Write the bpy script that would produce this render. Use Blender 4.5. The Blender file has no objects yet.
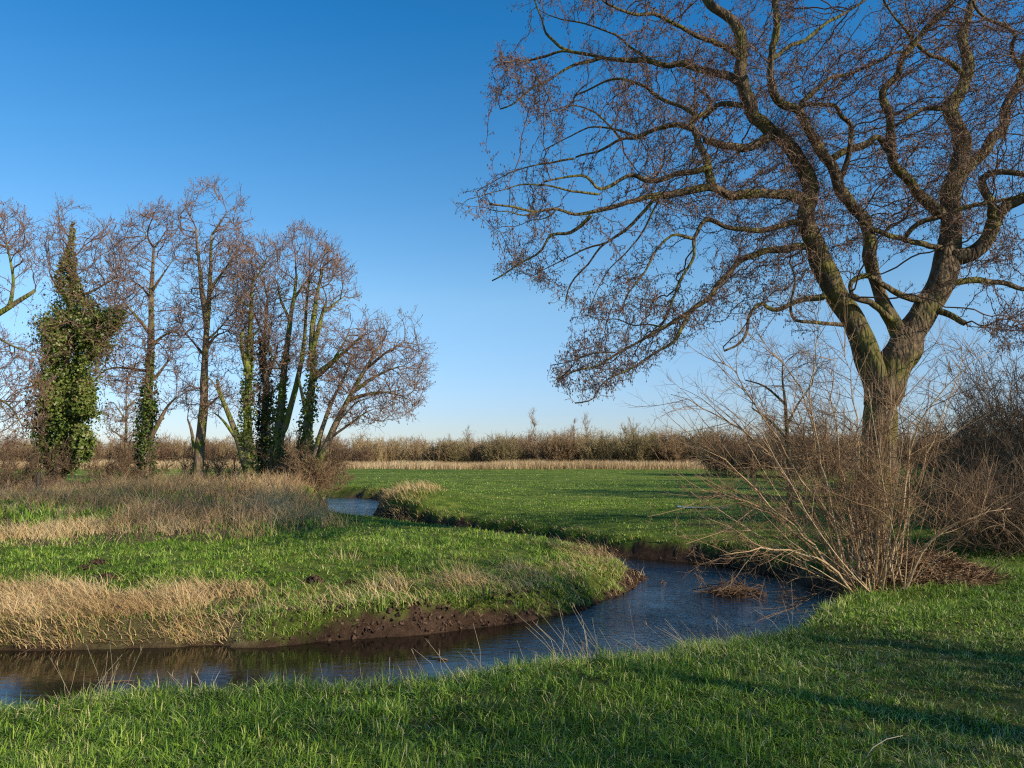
import bpy, math, random
import numpy as np
from mathutils import Vector

rng = np.random.default_rng(11)
random.seed(5)
SC = bpy.context.scene
COL = SC.collection

# ------------------------------------------------------------------ camera
F, W, H = 796.0, 1024.0, 768.0
EYE = 1.7
PITCH = math.atan(68.0 / F)
cam_d = bpy.data.cameras.new('camera')
cam = bpy.data.objects.new('camera', cam_d)
COL.objects.link(cam)
cam.location = (0, 0, EYE)
cam.rotation_euler = (math.pi / 2 + PITCH, 0, 0)
cam_d.sensor_width = 36.0
cam_d.lens = 36.0 * F / W
cam_d.clip_end = 6000
cam_d.clip_start = 0.05
SC.camera = cam
SC.view_settings.view_transform = 'Standard'
SC.view_settings.look = 'None'
SC.view_settings.exposure = 0
SC.render.resolution_x, SC.render.resolution_y = 1024, 768

def at(px, py, D):
    """world point seen at a pixel, at depth D along +Y (survey of the photograph)"""
    u, v = (px - W / 2) / F, (H / 2 - py) / F
    dy = math.cos(PITCH) - v * math.sin(PITCH)
    dz = math.sin(PITCH) + v * math.cos(PITCH)
    t = D / dy
    return np.array([u * t, D, EYE + dz * t])

def gpt(px, py, z=-0.1):
    """world x, y of the ground at a pixel"""
    u, v = (px - W / 2) / F, (H / 2 - py) / F
    dy = math.cos(PITCH) - v * math.sin(PITCH)
    dz = math.sin(PITCH) + v * math.cos(PITCH)
    t = (z - EYE) / dz
    return u * t, dy * t

# ------------------------------------------------------------------ mesh helpers
def mk(name, V, faces, mats, parent=None, attrs=None, smooth=True, fm=None):
    """faces: list of (n,k) int arrays"""
    me = bpy.data.meshes.new(name)
    V = np.asarray(V, dtype=np.float32)
    faces = [np.asarray(f, dtype=np.int32) for f in faces if len(f)]
    me.vertices.add(len(V))
    me.vertices.foreach_set('co', V.ravel())
    loops = np.concatenate([f.ravel() for f in faces])
    tot = np.concatenate([np.full(len(f), f.shape[1], np.int32) for f in faces])
    start = np.concatenate([[0], np.cumsum(tot)[:-1]]).astype(np.int32)
    me.loops.add(len(loops))
    me.loops.foreach_set('vertex_index', loops)
    me.polygons.add(len(tot))
    me.polygons.foreach_set('loop_start', start)
    me.polygons.foreach_set('loop_total', tot)
    if smooth:
        me.polygons.foreach_set('use_smooth', np.ones(len(tot), bool))
    for m in (mats if isinstance(mats, (list, tuple)) else [mats]):
        me.materials.append(m)
    if fm is not None:
        me.polygons.foreach_set('material_index', np.asarray(fm, np.int32))
    me.update(calc_edges=True)
    for k, a in (attrs or {}).items():
        at_ = me.attributes.new(k, 'FLOAT', 'POINT')
        at_.data.foreach_set('value', np.asarray(a, np.float32))
    o = bpy.data.objects.new(name, me)
    COL.objects.link(o)
    if parent is not None:
        o.parent = parent
        o.matrix_parent_inverse = parent.matrix_world.inverted()
        l = parent.location
        if parent.parent is not None:
            l = l  # sub-parts are not used with offsets
        o.location = (-l[0], -l[1], -l[2]) if parent.parent is None else (0, 0, 0)
        o.matrix_parent_inverse.identity()
    return o

def thing(name, label, cat, loc, group=None):
    o = bpy.data.objects.new(name, None)
    COL.objects.link(o)
    o.location = tuple(float(c) for c in loc)
    o.empty_display_size = 0.2
    tag(o, label, cat, group)
    return o

def tag(o, label, cat, group=None, kind=None):
    o['label'] = label
    if cat: o['category'] = cat
    if group: o['group'] = group
    if kind: o['kind'] = kind
    return o

def copy_thing(o, loc, rz=0.0, s=1.0, label=None, group=None):
    c = o.copy(); COL.objects.link(c)
    c.location = loc; c.rotation_euler = (0, 0, rz); c.scale = (s, s, s)
    if label: c['label'] = label
    if group: c['group'] = group
    for ch in list(o.children):
        d = ch.copy(); COL.objects.link(d); d.parent = c
        for g in ch.children:
            e = g.copy(); COL.objects.link(e); e.parent = d
    return c

def norm(v):
    return v / np.maximum(np.linalg.norm(v, axis=-1, keepdims=True), 1e-9)

def frames(T):
    ref = np.where(np.abs(T[:, 2:3]) < 0.9, np.array([[0., 0., 1.]]), np.array([[1., 0., 0.]]))
    a = norm(np.cross(T, ref)); b = np.cross(T, a)
    return a, b

class Acc:
    """collects geometry for one mesh"""
    def __init__(s): s.V = []; s.F = []; s.n = 0; s.A = []
    def add(s, V, faces, var=0.5):
        V = np.asarray(V, float).reshape(-1, 3)
        s.V.append(V)
        for f in faces: s.F.append(np.asarray(f) + s.n)
        s.A.append(np.broadcast_to(np.asarray(var, float), (len(V),)))
        s.n += len(V)
    def frusta(s, A, B, ra, rb, k=3, var=0.5):
        """independent tapered prisms"""
        A = np.asarray(A, float); B = np.asarray(B, float); n = len(A)
        if n == 0: return
        T = norm(B - A); a, b = frames(T)
        ang = np.arange(k) * 2 * math.pi / k
        ca, sa = np.cos(ang), np.sin(ang)
        off = a[:, None, :] * ca[None, :, None] + b[:, None, :] * sa[None, :, None]
        ra = np.broadcast_to(ra, (n,)); rb = np.broadcast_to(rb, (n,))
        V = np.concatenate([A[:, None] + off * ra[:, None, None], B[:, None] + off * rb[:, None, None]], 1)
        i = np.arange(k); j = (i + 1) % k
        q = np.stack([i, j, j + k, i + k], 1)
        Fq = (q[None] + (np.arange(n) * 2 * k)[:, None, None]).reshape(-1, 4)
        v = np.repeat(np.broadcast_to(var, (n,)), 2 * k)
        s.add(V.reshape(-1, 3), [Fq], v)
    def chain(s, P, R, k=8, var=0.5, rough=0.0, cap=True):
        """a smooth tube along a polyline"""
        P = np.asarray(P, float); R = np.asarray(R, float); n = len(P)
        T = np.empty_like(P); T[1:-1] = P[2:] - P[:-2]; T[0] = P[1] - P[0]; T[-1] = P[-1] - P[-2]
        T = norm(T)
        a = np.empty_like(P)
        ref = np.array([1., 0, 0]) if abs(T[0][0]) < .8 else np.array([0, 1., 0])
        x = ref - T[0] * ref.dot(T[0]); x /= np.linalg.norm(x)
        for i in range(n):
            x = x - T[i] * x.dot(T[i]); x /= max(np.linalg.norm(x), 1e-6); a[i] = x
        b = np.cross(T, a)
        ang = np.arange(k) * 2 * math.pi / k
        rr = np.repeat(R[:, None], k, 1)
        if rough:
            g = rng.normal(0, 1, (n, k))
            for _ in range(3):
                g[1:-1] = (g[:-2] + g[1:-1] * 1.5 + g[2:]) / 2.6; g = (np.roll(g, 1, 1) + g * 1.5 + np.roll(g, -1, 1)) / 2.6
            rr = rr * (1 + rough * 1.6 * g + rough * np.sin(ang * 3 + np.linspace(0, 2.5, n)[:, None]))
        V = P[:, None] + (a[:, None] * np.cos(ang)[None, :, None] + b[:, None] * np.sin(ang)[None, :, None]) * rr[..., None]
        i = np.arange(k); j = (i + 1) % k
        q = np.stack([i, j, j + k, i + k], 1)
        Fq = (q[None] + (np.arange(n - 1) * k)[:, None, None]).reshape(-1, 4)
        fs = [Fq]
        if cap: fs.append(np.array([list(range(k))[::-1], [(n - 1) * k + m for m in range(k)]]))
        s.add(V.reshape(-1, 3), fs, var)
    def blades(s, P, h, w, lean=0.35, var=0.5, az=None, leandir=None, droop=0.5, seg=2):
        """tapered bent leaf blades"""
        P = np.asarray(P, float); n = len(P)
        if n == 0: return
        h = np.broadcast_to(h, (n,)); w = np.broadcast_to(w, (n,)); lean = np.broadcast_to(lean, (n,))
        az = rng.uniform(0, 2 * math.pi, n) if az is None else az
        side = np.stack([np.cos(az), np.sin(az), np.zeros(n)], 1)
        ld = az + math.pi / 2 + rng.normal(0, .5, n) if leandir is None else leandir
        L = np.stack([np.cos(ld), np.sin(ld), np.zeros(n)], 1)
        rows = []
        for i in range(seg + 1):
            t = i / seg
            c = P + L * (h * lean * (t ** 1.7))[:, None]
            c[:, 2] += h * (t - droop * lean * t * t * .6)
            if i == seg: rows.append(c[:, None])
            else:
                ww = (w * (1 - .55 * t) * .5)[:, None]
                rows.append(np.stack([c - side * ww, c + side * ww], 1))
        V = np.concatenate(rows, 1); m = V.shape[1]
        base = (np.arange(n) * m)[:, None]
        fs = []
        for i in range(seg - 1):
            fs.append(base + np.array([[2 * i, 2 * i + 1, 2 * i + 3, 2 * i + 2]]))
        fs.append(base + np.array([[2 * seg - 2, 2 * seg - 1, 2 * seg]]))
        s.add(V.reshape(-1, 3), fs, np.repeat(np.broadcast_to(var, (n,)), m))
    def leaves(s, C, size, var=0.5, nrm=None):
        """small pointed leaf quads"""
        C = np.asarray(C, float); n = len(C)
        d = norm(rng.normal(0, 1, (n, 3)) + (0 if nrm is None else nrm)); a, b = frames(d)
        th = rng.uniform(0, 6.28, n)[:, None]
        u = a * np.cos(th) + b * np.sin(th); v = np.cross(d, u)
        z = np.broadcast_to(size, (n,))[:, None]
        V = np.stack([C - u * z * .5, C + v * z * .45 - u * z * .1, C + u * z * .6, C - v * z * .45 - u * z * .1], 1)
        s.add(V.reshape(-1, 3), [(np.arange(n) * 4)[:, None] + np.array([[0, 1, 2, 3]])], np.repeat(np.broadcast_to(var, (n,)), 4))
    def build(s, name, mats, parent=None, smooth=True):
        V = np.concatenate(s.V)
        by = {}
        for f in s.F: by.setdefault(f.shape[1], []).append(f)
        return mk(name, V, [np.concatenate(v) for v in by.values()], mats, parent, {'var': np.concatenate(s.A)}, smooth)

# value noise
_G = rng.random((256, 256))
def vnoise(x, y, sc=1.0, oct=3):
    x = np.asarray(x, float) / sc; y = np.asarray(y, float) / sc
    out = np.zeros(np.broadcast(x, y).shape); amp = 1.0; tot = 0
    for o in range(oct):
        xi = np.floor(x).astype(int); yi = np.floor(y).astype(int)
        fx = x - xi; fy = y - yi; fx = fx * fx * (3 - 2 * fx); fy = fy * fy * (3 - 2 * fy)
        g = lambda i, j: _G[(i + 37 * o) % 256, (j + 91 * o) % 256]
        out += amp * ((g(xi, yi) * (1 - fx) + g(xi + 1, yi) * fx) * (1 - fy) + (g(xi, yi + 1) * (1 - fx) + g(xi + 1, yi + 1) * fx) * fy)
        tot += amp; amp *= .5; x = x * 2.03; y = y * 2.03
    return out / tot

# ------------------------------------------------------------------ materials
def new_mat(name):
    m = bpy.data.materials.new(name); m.use_nodes = True
    nt = m.node_tree; nt.nodes.clear()
    return m, nt.nodes, nt.links

def ramp(N, stops):
    r = N.new('ShaderNodeValToRGB')
    e = r.color_ramp.elements
    while len(e) < len(stops): e.new(0.5)
    for i, (p, c) in enumerate(stops):
        e[i].position = p; e[i].color = (*c, 1)
    return r

def veg_mat(name, stops, rough=0.6, trans=0.0, noise=3.0, nmix=0.4, spec=0.25, bump=0.0, bscale=40):
    """colour from the per-plant 'var' attribute jittered with noise"""
    m, N, L = new_mat(name)
    a = N.new('ShaderNodeAttribute'); a.attribute_name = 'var'
    tc = N.new('ShaderNodeTexCoord')
    no = N.new('ShaderNodeTexNoise'); no.inputs['Scale'].default_value = noise; no.inputs['Detail'].default_value = 4
    L.new(tc.outputs['Object'], no.inputs['Vector'])
    ma = N.new('ShaderNodeMath'); ma.operation = 'MULTIPLY_ADD'
    sb = N.new('ShaderNodeMath'); sb.operation = 'SUBTRACT'; sb.inputs[1].default_value = .5
    L.new(no.outputs['Fac'], sb.inputs[0]); L.new(sb.outputs[0], ma.inputs[0])
    ma.inputs[1].default_value = nmix * 2; L.new(a.outputs['Fac'], ma.inputs[2])
    r = ramp(N, stops); L.new(ma.outputs[0], r.inputs['Fac'])
    p = N.new('ShaderNodeBsdfPrincipled'); L.new(r.outputs[0], p.inputs['Base Color'])
    p.inputs['Roughness'].default_value = rough; p.inputs['Specular IOR Level'].default_value = spec
    out = N.new('ShaderNodeOutputMaterial'); sh = p.outputs[0]
    if bump:
        n2 = N.new('ShaderNodeTexNoise'); n2.inputs['Scale'].default_value = bscale; n2.inputs['Detail'].default_value = 6
        mp = N.new('ShaderNodeMapping'); mp.inputs['Scale'].default_value = (1, 1, .25)
        L.new(tc.outputs['Object'], mp.inputs['Vector']); L.new(mp.outputs[0], n2.inputs['Vector'])
        b = N.new('ShaderNodeBump'); b.inputs['Strength'].default_value = bump; b.inputs['Distance'].default_value = .03
        L.new(n2.outputs['Fac'], b.inputs['Height']); L.new(b.outputs[0], p.inputs['Normal'])
    if trans:
        t = N.new('ShaderNodeBsdfTranslucent'); L.new(r.outputs[0], t.inputs['Color'])
        mx = N.new('ShaderNodeMixShader'); mx.inputs[0].default_value = trans
        L.new(p.outputs[0], mx.inputs[1]); L.new(t.outputs[0], mx.inputs[2]); sh = mx.outputs[0]
    L.new(sh, out.inputs['Surface'])
    return m

def bark_mat(name, dark, light, moss, mossamt=0.5, scale=10.0):
    m, N, L = new_mat(name)
    tc = N.new('ShaderNodeTexCoord'); geo = N.new('ShaderNodeNewGeometry')
    mp = N.new('ShaderNodeMapping'); mp.inputs['Scale'].default_value = (1, 1, .3); L.new(tc.outputs['Object'], mp.inputs['Vector'])
    n1 = N.new('ShaderNodeTexNoise'); n1.inputs['Scale'].default_value = scale; n1.inputs['Detail'].default_value = 8; n1.inputs['Roughness'].default_value = .7
    L.new(mp.outputs[0], n1.inputs['Vector'])
    vo = N.new('ShaderNodeTexVoronoi'); vo.feature = 'DISTANCE_TO_EDGE'; vo.inputs['Scale'].default_value = scale * 1.3; L.new(mp.outputs[0], vo.inputs['Vector'])
    r = ramp(N, [(.3, dark), (.52, [(d + l) / 2 for d, l in zip(dark, light)]), (.7, light)]); L.new(n1.outputs['Fac'], r.inputs['Fac'])
    n2 = N.new('ShaderNodeTexNoise'); n2.inputs['Scale'].default_value = 1.7; n2.inputs['Detail'].default_value = 5; L.new(tc.outputs['Object'], n2.inputs['Vector'])
    r2 = ramp(N, [(.62 - .28 * mossamt, (0, 0, 0)), (.76 - .28 * mossamt, (1, 1, 1))]); L.new(n2.outputs['Fac'], r2.inputs['Fac'])
    mx = N.new('ShaderNodeMixRGB'); L.new(r2.outputs[0], mx.inputs[0]); L.new(r.outputs[0], mx.inputs[1])
    r3 = ramp(N, [(.3, [c * .45 for c in moss]), (.7, moss)]); L.new(n1.outputs['Fac'], r3.inputs['Fac']); L.new(r3.outputs[0], mx.inputs[2])
    p = N.new('ShaderNodeBsdfPrincipled'); p.inputs['Roughness'].default_value = .85; p.inputs['Specular IOR Level'].default_value = .15
    L.new(mx.outputs[0], p.inputs['Base Color'])
    mul = N.new('ShaderNodeMath'); mul.operation = 'MINIMUM'; L.new(vo.outputs['Distance'], mul.inputs[0]); mul.inputs[1].default_value = .25
    ad = N.new('ShaderNodeMath'); ad.operation = 'MULTIPLY_ADD'; L.new(mul.outputs[0], ad.inputs[0]); ad.inputs[1].default_value = 2.2; L.new(n1.outputs['Fac'], ad.inputs[2])
    b = N.new('ShaderNodeBump'); b.inputs['Strength'].default_value = 1.0; b.inputs['Distance'].default_value = .035
    L.new(ad.outputs[0], b.inputs['Height']); L.new(b.outputs[0], p.inputs['Normal'])
    out = N.new('ShaderNodeOutputMaterial'); L.new(p.outputs[0], out.inputs['Surface'])
    return m

M = {}
M['bark'] = bark_mat('rough_brown_bark', (.028, .019, .011), (.29, .2, .115), (.23, .195, .055), .55, 9)
M['bark_far'] = bark_mat('alder_bark', (.08, .056, .036), (.42, .29, .175), (.25, .245, .05), .5, 5)
M['bark_moss'] = bark_mat('mossy_bark', (.07, .056, .03), (.34, .26, .15), (.26, .28, .05), .8, 5)
M['twig'] = veg_mat('twigs_with_buds', [(0, (.075, .042, .026)), (.5, (.2, .115, .07)), (1, (.34, .215, .135))], .7, 0, 1.2, .3)
M['twig_far'] = veg_mat('purple_brown_twigs', [(0, (.12, .066, .042)), (.5, (.27, .155, .095)), (1, (.43, .28, .18))], .7, 0, .6, .3)
M['cone'] = veg_mat('catkins', [(0, (.07, .034, .022)), (.6, (.22, .1, .065)), (1, (.34, .17, .11))], .7)
M['stem'] = veg_mat('pale_stem_bark', [(0, (.12, .062, .028)), (.5, (.37, .215, .1)), (1, (.68, .48, .26))], .6, 0, 5, .45, bump=.3)
M['brush'] = veg_mat('dry_brushwood', [(0, (.075, .04, .02)), (.5, (.25, .142, .07)), (1, (.45, .29, .15))], .75, 0, 2, .35)
M['weed'] = veg_mat('dead_weed_stems', [(0, (.15, .085, .045)), (.5, (.36, .215, .12)), (1, (.55, .37, .21))], .75, 0, 2, .35)
M['thicket'] = veg_mat('thicket_twigs', [(0, (.075, .045, .024)), (.5, (.215, .132, .072)), (1, (.36, .235, .13))], .75, 0, 1, .3)
M['thicket_olive'] = veg_mat('willow_twigs', [(0, (.15, .11, .045)), (.5, (.3, .225, .1)), (1, (.42, .33, .16))], .75, 0, .3, .3)
M['farwood'] = veg_mat('far_wood_twigs', [(0, (.16, .09, .052)), (.5, (.32, .2, .1)), (1, (.45, .32, .14))], .8, 0, .05, .35)
M['ivy'] = veg_mat('ivy_leaves', [(0, (.025, .045, .008)), (.4, (.1, .15, .022)), (.72, (.22, .24, .05)), (1, (.3, .22, .1))], .42, .15, .8, .25, spec=.4)
M['grass'] = veg_mat('lush_grass', [(0, (.045, .1, .01)), (.35, (.18, .305, .026)), (.7, (.37, .5, .06)), (.87, (.5, .5, .12)), (1, (.72, .58, .3))], .5, .16, 1.0, .12, spec=.3)
M['dry'] = veg_mat('dry_grass_blades', [(0, (.22, .13, .055)), (.45, (.62, .4, .165)), (1, (.92, .69, .36))], .7, .25, .7, .2)
M['straw'] = veg_mat('bleached_stalks', [(0, (.22, .15, .08)), (.5, (.44, .33, .19)), (1, (.66, .54, .36))], .7, .1, 3, .2)
M['reed'] = veg_mat('far_reed_stems', [(0, (.42, .27, .13)), (.5, (.64, .44, .22)), (1, (.78, .58, .33))], .8, .2, .1, .25)
M['soil'] = veg_mat('dug_soil', [(0, (.03, .018, .011)), (.5, (.085, .048, .028)), (1, (.17, .1, .06))], .9, 0, 20, .5, bump=.8, bscale=60)
M['post'] = veg_mat('weathered_post_wood', [(0, (.05, .04, .03)), (.5, (.1, .08, .06)), (1, (.16, .13, .1))], .85, 0, 12, .4, bump=.5, bscale=30)

# ------------------------------------------------------------------ terrain
WL = -0.8
OUTER = [(-60, 52), (-45, 50), (-25, 47.5), (-10.3, 45.2), (-7.4, 43.2), (-6.5, 40), (-5.9, 35.5), (-5.6, 32.5), (-4.7, 29), (-3.3, 27.2), (-2.0, 25.6), (.23, 22.6), (2.2, 19.9), (3.05, 18.95), (4.3, 18.1), (5.3, 16.6), (5.6, 15), (5.4, 13.4)]
NEAR = [(4.85, 11.8), (3.8, 10.3), (2.6, 9.2), (1.2, 8.3), (-.3, 7.7), (-2, 7.25), (-3.9, 6.95), (-8, 6.7), (-14, 5.5), (-26, 3.5), (-60, -4)]
FRONT = [(-60, .5), (-26, 8), (-14, 9.9), (-10, 10.15), (-6.6, 10.3), (-4.7, 10.4), (-2.8, 10.6), (-1.55, 11.05), (0, 11.85), (.8, 12.5), (1.5, 13.4), (2.1, 14.5), (2.55, 15.7), (2.75, 16.5)]
BACK = [(2.4, 17.2), (1.6, 17.7), (.2, 18.8), (-1.4, 20.4), (-3.5, 22.8), (-5.6, 25), (-7.0, 27.5), (-7.7, 30), (-8.0, 33), (-8.4, 37), (-9.4, 40.3), (-12, 42), (-25, 44.5), (-45, 47), (-60, 49)]

def smooth_poly(pts, it=2):
    p = np.array(pts, float)
    for _ in range(it):
        q = np.empty((2 * len(p), 2)); q[0::2][0] = p[0]
        a, b = p[:-1], p[1:]
        o = [p[0]]
        for i in range(len(a)):
            o.append(.75 * a[i] + .25 * b[i]); o.append(.25 * a[i] + .75 * b[i])
        o.append(p[-1]); p = np.array(o)
    return p
S_OUT = smooth_poly(OUTER + NEAR, 2)
S_IN = smooth_poly(FRONT + BACK, 2)
POLY = np.concatenate([S_OUT, S_IN])
def segdist(P, line, closed=False):
    A = line; B = np.roll(line, -1, 0)
    if not closed: A, B = line[:-1], line[1:]
    best = np.full(len(P), 1e9)
    for a, b in zip(A, B):
        ab = b - a; t = np.clip(((P - a) @ ab) / max(ab @ ab, 1e-9), 0, 1)
        d = np.hypot(*(P - (a + t[:, None] * ab)).T)
        best = np.minimum(best, d)
    return best
def inside(P, poly):
    x, y = P[:, 0], P[:, 1]; c = np.zeros(len(P), bool)
    A = poly; B = np.roll(poly, -1, 0)
    for (x1, y1), (x2, y2) in zip(A, B):
        if y1 == y2: continue
        m = ((y1 > y) != (y2 > y)) & (x < (x2 - x1) * (y - y1) / (y2 - y1) + x1)
        c ^= m
    return c
i_near = len(smooth_poly(OUTER, 2))
L_OUTER = S_OUT[S_OUT[:, 1] >= 13.0]; L_OUTER = L_OUTER[L_OUTER[:, 0] > -62]
L_NEAR = S_OUT[len(L_OUTER) - 1:]

S_FRONT = S_IN[:len(smooth_poly(FRONT, 2)) - 2]
def sst(x): x = np.clip(x, 0, 1); return x * x * (3 - 2 * x)
def terrain(x, y):
    """height, signed distance to the water edge, bank weights"""
    P = np.stack([np.asarray(x, float).ravel(), np.asarray(y, float).ravel()], 1)
    wob = np.stack([vnoise(P[:, 0], P[:, 1], .9, 3) - .5, vnoise(P[:, 0] + 50, P[:, 1] + 20, .9, 3) - .5], 1) * .34
    Q = P + wob * np.clip((60 - P[:, 1:2]) / 20, 0, 1)
    dI = segdist(Q, S_IN); dO = segdist(Q, L_OUTER); dN = segdist(Q, L_NEAR)
    ins = inside(Q, POLY)
    d = np.minimum(np.minimum(dI, dO), dN)
    d = np.where(ins, -d, d)
    penin = (dI <= np.minimum(dO, dN)).astype(float)
    near = (dN < np.minimum(dO, dI)).astype(float)
    outer = 1 - penin - near
    front = penin * (P[:, 1] < 17)
    wid = near * (1.25 - .75 * sst((P[:, 0] - 2.6) / 1.2)) + outer * .42 + penin * np.where(P[:, 1] < 17, np.where(P[:, 0] < .6, .32, .6), .5)
    wid = wid * (.75 + .6 * vnoise(P[:, 0], P[:, 1], 1.3, 2))
    top = -.1 + .16 * (vnoise(P[:, 0], P[:, 1], 7, 3) - .5) + .07 * (vnoise(P[:, 0], P[:, 1], .8, 2) - .5)
    # rim of the far meadow stands a little proud, with a grassy hump where the river turns in
    hump = .55 * np.exp(-(((P[:, 0] + 3.6) / 1.7) ** 2 + ((P[:, 1] - 30.6) / 3.4) ** 2)) * outer
    r0 = np.hypot(P[:, 0] - 3, P[:, 1] - 3)
    top = top + hump + .06 * near * sst((8 - r0) / 6)
    top = top + .45 * np.exp(-(((P[:, 0] + 12) / 5) ** 2 + ((P[:, 1] - 29) / 7) ** 2)) * penin
    fr = penin * (P[:, 1] < 19) * sst((19 - P[:, 1]) / 3)
    dF = segdist(Q, S_FRONT)
    top = top - .36 * np.exp(-np.maximum(dF - .6, 0) / 2.2) * fr
    top = top + .05 * np.exp(-((P[:, 0] + 1.4) / 1.6) ** 4) * fr * np.exp(-np.maximum(dF - .4, 0) / .8)
    top = top - .3 * np.exp(-np.maximum(dO, 0) / 1.3) * outer
    far = np.clip((P[:, 1] - 100) / 300, 0, 1)
    top = top * (1 - far)
    t = np.clip(d / wid, 0, 1)
    prof = np.where(front > .5, .62 * np.clip(t / .62, 0, 1) ** .8 + .38 * sst((t - .5) / .5), sst(t) ** .75)
    z = np.where(d > 0, WL - .03 + (top - WL + .03) * prof, WL - .03 - .6 * sst(-d / 1.0))
    z = z + np.where((d > 0) & (d < 2.2), .26 * (vnoise(P[:, 0] + 7, P[:, 1] + 3, .42, 3) - .5) * np.clip(1 - t * .8, 0, 1) * np.clip(d / .15, 0, 1), 0)
    return z, d, penin, near, outer, t
def ground_z(x, y):
    return terrain(np.atleast_1d(x), np.atleast_1d(y))[0]

def gpt(px, py, z=None, _flat=gpt):
    if z is not None: return _flat(px, py, z)
    zz = -.1
    for _ in range(6):
        x0, y0 = _flat(px, py, zz); zz = .5 * zz + .5 * float(ground_z(x0, y0)[0])
    return x0, y0

DRYPOLY = np.array([(-30, 16.5), (-12, 15.6), (-8.4, 15.2), (-6.6, 16.2), (-4.6, 17.6), (-4.4, 20), (-6.0, 24), (-7.4, 29), (-8.0, 33), (-9, 39), (-13, 42), (-30, 44)], float)
def dryness(x, y):
    P = np.stack([x, y], 1); P2 = P + np.stack([vnoise(x, y, 1.5) - .5, vnoise(x + 9, y + 5, 1.5) - .5], 1) * 2.2
    sd = segdist(P2, DRYPOLY, True); ins = inside(P2, DRYPOLY)
    return sst(np.where(ins, sd, -sd) / .8 + .5)

def axis(lo, hi, step, far, g=1.13):
    a = list(np.arange(lo, hi, step)); s = step
    x = hi
    up = []
    while x < far[1]: up.append(x); s *= g; x += s
    dn = []; s = step; x = lo - step
    while x > far[0]: dn.append(x); s *= g; x -= s
    return np.array(dn[::-1] + a + up + [far[1]])
gx = axis(-14, 13, .12, (-2500, 2500))
gy = axis(2.5, 33, .12, (-300, 4000))
GX, GY = np.meshgrid(gx, gy)
z, d, pen, nea, out_, tt = terrain(GX, GY)
nx_, ny_ = len(gx), len(gy)
idx = np.arange(nx_ * ny_).reshape(ny_, nx_)
Fg = np.stack([idx[:-1, :-1], idx[:-1, 1:], idx[1:, 1:], idx[1:, :-1]], -1).reshape(-1, 4)
X_, Y_ = GX.ravel(), GY.ravel()
def bare_line(x, y, pen, nea):
    nz = vnoise(x, y, .7, 3) * .6 + vnoise(x + 4, y + 9, .22, 2) * .4
    thr = np.where((pen > .5) & (y < 17.2), .12 + .62 * np.exp(-((x + 1.3) / 1.5) ** 4) + .55 * np.exp(-(((x - 2.6) / .9) ** 2 + ((y - 15.8) / 1.6) ** 2)), np.where(nea > .5, .15, .6))
    return thr + (nz - .5) * .9
thr_ = bare_line(X_, Y_, pen, nea)
earth = np.where(d < .02, 1.0, np.where(tt < .999, sst((thr_ + .05 - tt) / .08), 0))
dryv = np.where(pen > .5, dryness(X_, Y_), np.where((nea > .5) & (Y_ < 14), .55, 0))
dryv = np.where((pen > .5) & (Y_ < 20), np.maximum(dryv, .2), dryv)
dryv = np.where((pen > .5) & (Y_ < 17) & (X_ < -3.3) & (d < 1.6), .95, dryv)

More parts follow.
